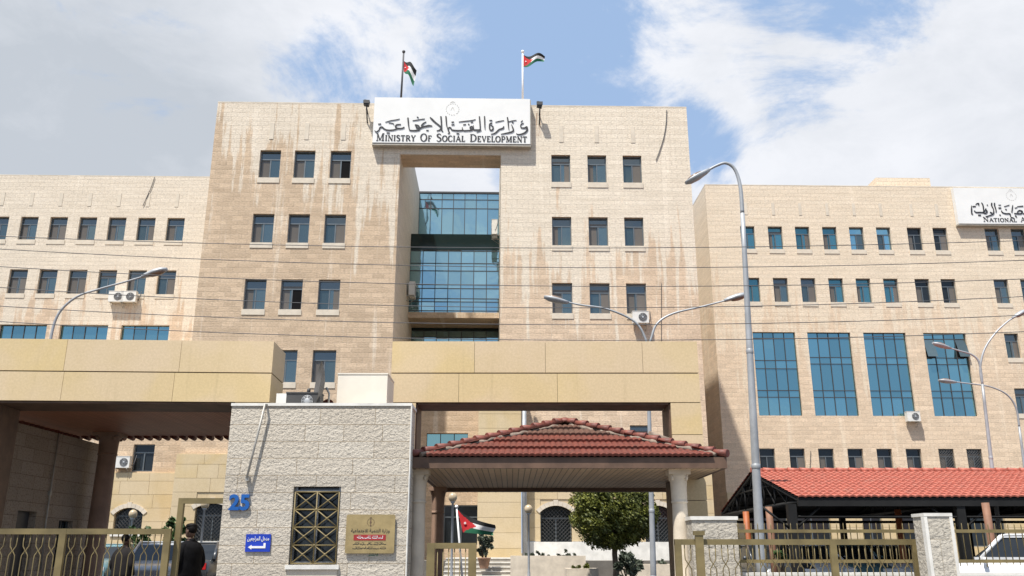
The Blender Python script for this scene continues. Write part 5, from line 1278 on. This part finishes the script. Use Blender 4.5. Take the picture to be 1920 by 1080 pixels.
# ================================================================== VEHICLES
def car(label, loc, rz, paint, group='cars parked in the yard', suv=False):
    """sedan / hatch, nose towards +x"""
    o = thing('parked_car', label, 'car', loc, rz, group)
    H = 1.62 if suv else 1.46
    low = [(-2.15, .42), (-2.18, .62), (-2.12, .88), (-1.9, .96 if not suv else 1.0), (-1.1, .98), (0, .97), (.95, .95), (1.6, .86), (2.02, .74), (2.15, .55), (2.12, .34)]
    sec = []
    for x, zt in low:
        hw = .86-.10*abs(x/2.2)**4
        sec.append([(x, -hw*.96, .28), (x, -hw, .45), (x, -hw*1.01, min(zt, .62)), (x, -hw*.94, zt-.02), (x, -hw*.5, zt+.015), (x, hw*.5, zt+.015), (x, hw*.94, zt-.02), (x, hw*1.01, min(zt, .62)), (x, hw, .45), (x, hw*.96, .28)])
    mb = MB(); m = 10
    for s_ in sec: mb.v += s_
    for k in range(len(sec)-1):
        for j in range(m-1): a = k*m+j; mb.f.append((a, a+m, a+m+1, a+1)); mb.m.append(0); mb.sm.append(True)
        mb.f.append((k*m+9, (k+1)*m+9, (k+1)*m, k*m)); mb.m.append(0); mb.sm.append(False)
    mb.f.append(tuple(reversed(range(m)))[::-1]); mb.f.append(tuple((len(sec)-1)*m+j for j in reversed(range(m)))); mb.m += [0, 0]; mb.sm += [False, False]
    # roof + pillars
    rx0, rx1, bx0, bx1 = (-1.55, .25, -1.95, .95) if suv else (-1.1, .2, -1.75, .95)
    for k, (x0_, x1_) in enumerate(((rx0, rx1),)):
        mb.box(x0_-.02, x1_+.02, -.63, .63, H-.07, H-.005)
        mb.prism([(x0_-.06, H-.09), (x1_+.08, H-.09), (x1_-.05, H+.01), (x0_+.05, H+.01)], -.655, .655)
    for s in (-1, 1):
        mb.tube([(bx0, s*.78, .95), (rx0, s*.63, H-.02)], .06, 6); mb.tube([(bx1, s*.78, .93), (rx1, s*.63, H-.02)], .045, 6); mb.tube([(-.35, s*.79, .95), (-.4, s*.64, H-.02)], .03, 5); mb.tube([(rx0, s*.635, H-.03), (rx1, s*.635, H-.03)], .03, 5)
    mb.build('body', paint, o)
    gl = MB(); e = .77; t = .61; bz = 1.06 if suv else .95
    if suv: mb2 = MB(); mb2.box(-1.98, .98, -.80, .80, .93, 1.06); mb2.build('shoulder', paint, o)
    gl.quad((bx1, -e, bz), (bx1, e, bz), (rx1, t, H-.04), (rx1, -t, H-.04)); gl.quad((bx0, e, bz), (bx0, -e, bz), (rx0, -t, H-.04), (rx0, t, H-.04))
    for s in (-1, 1): gl.quad((bx0, s*e*1.01, bz), (bx1, s*e*1.01, bz), (rx1, s*t, H-.04), (rx0, s*t, H-.04))
    gl.build('windows', 'car_glass', o)
    for x in (-1.35, 1.35):
        for s in (-1, 1):
            w_ = MB(); w_.lathe([(.16, -.09), (.30, -.10), (.32, -.06), (.32, .06), (.30, .10), (.16, .09)], n=20); w_.v = [(a, c, b) for a, b, c in w_.v]; wo2 = w_.build('wheel', 'rubber', o); wo2.location = (x, s*.78, .32)
            r_ = MB(); r_.lathe([(0, .085), (.06, .10), (.17, .088), (.19, .07)], n=16); r_.v = [(a, s*c, b) for a, b, c in r_.v]; r_.build('rim', 'chrome', wo2)
    for s in (-1, 1):
        mb = MB(); mb.box(-2.17, -2.0, s*.56-.16, s*.56+.16, .70, .88); mb.build('tail_light', 'light_red', o)
        mb = MB(); mb.box(1.98, 2.12, s*.56-.16, s*.56+.16, .58, .70); mb.build('headlight', 'light_white', o)
        mb = MB(); mb.ellipsoid((.75, s*.92, 1.0), (.07, .1, .07), 8, 6); mb.build('mirror', paint, o)
    mb = MB(); mb.box(-2.21, -2.16, -.25, .25, .5, .62); mb.build('number_plate', 'white_paint', o)
    return o
def at(u, Y): return W(u, 1040, Y).x
car('dark grey car with red tail lights behind the man in black', (at(362, 27), 28.5, .42), R(88), 'car_grey')
car('pale silver car seen through the right end of the left gate', (at(268, 24), 25.5, .42), R(-78), 'car_silver')
car('teal grey car deeper in the yard behind the left gate', (at(205, 33), 33, .42), R(-88), 'car_teal')
car('white car at the right edge behind the railing', (at(1905, 23.4), 23.4, .42), R(154), 'car_white', suv=True)
car('dark car under the carport left of the first black post', (at(1450, 28.5), 29.5, .42), R(-84), 'car_grey')
car('white car in the middle of the carport', (at(1545, 28.5), 30, .42), R(-90), 'car_white')
car('grey green car under the carport behind the sliding gate', (at(1630, 28), 30, .42), R(-92), 'car_teal')
car('white car under the carport just left of the pale stone pillar', (at(1712, 28), 30, .42), R(-90), 'car_white')
car('silver car under the carport left of the white car at the edge', (at(1795, 28), 31, .42), R(-90), 'car_silver')

# ================================================================== PEOPLE
def person(label, loc, rz, top='jacket', legs='trousers', h=1.76, lean=0.0, armpose='down', cap=False):
    o = thing('person', label, 'person', loc, rz); k = h/1.76
    J = {'pel': (0, 0, .95), 'sp': (0, -.0, 1.12), 'ch': (0, .02, 1.32), 'up': (0, .03, 1.45), 'nk': (0, .01, 1.53), 'hb': (0, -.01, 1.6)}
    V, E_, Rr = [], [], []
    def add(p, r, pr=None):
        V.append(tuple(c*k for c in p)); Rr.append(r if isinstance(r, tuple) else (r, r)); 
        if pr is not None: E_.append((pr, len(V)-1))
        return len(V)-1
    pel = add((0, 0, .96), (.155, .12)); sp = add((0, 0, 1.12), (.155, .115), pel); ch = add((0, .01, 1.30), (.185, .13), sp); up = add((0, .02, 1.42), (.15, .10), ch); nk = add((0, .0, 1.50), (.062, .065), up); hb = add((0, -.015, 1.56), .056, nk)
    hands = []
    for s in (-1, 1):
        sh = add((s*.18, .02, 1.40), .085, up); el = add((s*.265, .05, 1.14), .07, sh); wr = add((s*.235, -.07, .91), .042, el); hands.append((s, wr))
        hp = add((s*.09, 0, .90), (.095, .10), pel); kn = add((s*.105, -.02, .50), .068, hp); an = add((s*.11, .02, .12), .045, kn); ft = add((s*.12, -.13, .045), (.045, .04), an)
    me = bpy.data.meshes.new('body'); me.from_pydata(V, E_, []); ob = bpy.data.objects.new('body', me); COL.objects.link(ob)
    m_ = ob.modifiers.new('s', 'SKIN'); m_.use_smooth_shade = True
    for i, sv in enumerate(me.skin_vertices[0].data): sv.radius = (Rr[i][0]*k, Rr[i][1]*k); sv.use_root = (i == 0)
    ob.modifiers.new('d', 'SUBSURF').levels = 2
    for md in ob.modifiers:
        if md.type == 'SUBSURF': md.render_levels = 2
    bpy.context.view_layer.update(); dg = bpy.context.evaluated_depsgraph_get()
    full = bpy.data.meshes.new_from_object(ob.evaluated_get(dg)); bpy.data.objects.remove(ob)
    # head and hands joined into the same body mesh
    mb = MB(); mb.v = [tuple(v.co) for v in full.vertices]; mb.f = [tuple(p.vertices) for p in full.polygons]
    for f in mb.f:
        z = sum(mb.v[i][2] for i in f)/len(f)/k; mb.m.append(2 if z < .13 else 1 if z < .93 else 0 if z < 1.50 else 3); mb.sm.append(True)
    # thicken arms/hands colour: wrists
    hz = 1.655*k
    mb.ellipsoid((0, -.005, hz), (.075*k, .095*k, .115*k), 20, 14, 3); mb.ellipsoid((0, -.045*k, hz-.055*k), (.052*k, .06*k, .06*k), 14, 10, 3)
    mb.ellipsoid((0, -.105*k, hz-.01*k), (.013*k, .02*k, .03*k), 8, 6, 3)
    for s in (-1, 1):
        mb.ellipsoid((s*.077*k, .005, hz-.01*k), (.012*k, .024*k, .033*k), 8, 6, 3); mb.ellipsoid((s*.03*k, -.088*k, hz+.01*k), (.013*k, .008*k, .008*k), 8, 6, 2)
        c = Vector((s*.232, -.095, .845))*k; mb.ellipsoid(c, (.022*k, .042*k, .052*k), 10, 8, 3)
        for q in range(4):
            b = c+Vector((s*.004, -.028+.02*q, -.035))*k; L_ = (.06, .072, .066, .052)[q]; mb.tube([b, b+Vector((-s*.006, -.006, -L_*.5))*k, b+Vector((-s*.022, -.004, -L_))*k], [.0095*k, .0085*k, .007*k], 7, 3)
        mb.tube([c+Vector((0, -.03, .01))*k, c+Vector((-s*.012, -.062, -.01))*k, c+Vector((-s*.018, -.066, -.04))*k], [.012*k, .010*k, .008*k], 7, 3)
    mb.ellipsoid((0, -.105*k, hz-.05*k), (.024*k, .008*k, .006*k), 8, 5, 2)
    b_ = mb.build('body', [top, legs, 'rubber', 'skin'], o)
    hr = MB(); hr.ellipsoid((0, .018*k, hz+.03*k), (.083*k, .095*k, .098*k), 18, 12)
    if cap: hr.ellipsoid((0, -.0, hz+.085*k), (.088*k, .105*k, .045*k), 18, 8); hr.ellipsoid((0, -.1*k, hz+.065*k), (.06*k, .05*k, .012*k), 12, 6)
    hr.build('hair', 'hair', o)
    cl_ = MB(); cl_.lathe([(.078, 1.44), (.085, 1.49), (.078, 1.525), (.066, 1.53)], n=16); cl_.v = [(a*k, b*k+.005, c*k) for a, b, c in cl_.v]; cl_.build('collar', top, o)
    jk = MB(); jk.lathe([(.19, .84), (.225, .85), (.235, .95), (.228, 1.1), (.235, 1.28), (.222, 1.37), (.165, 1.45), (.08, 1.495)], n=24)
    jk.v = [(a*k*1.08, b*k*.74+.01, c*k) for a, b, c in jk.v]; jk.build('jacket', top, o)
    return o
person('man in a black jacket standing in the gate doorway facing left', (W(358, 1000, 15.7).x, 15.7, .27), R(-118), h=1.79, cap=True)
person('person in dark clothes seen through the bars of the left gate', (W(233, 1040, 19).x, 19, .25), R(160), top='shirt_dark', h=1.7)
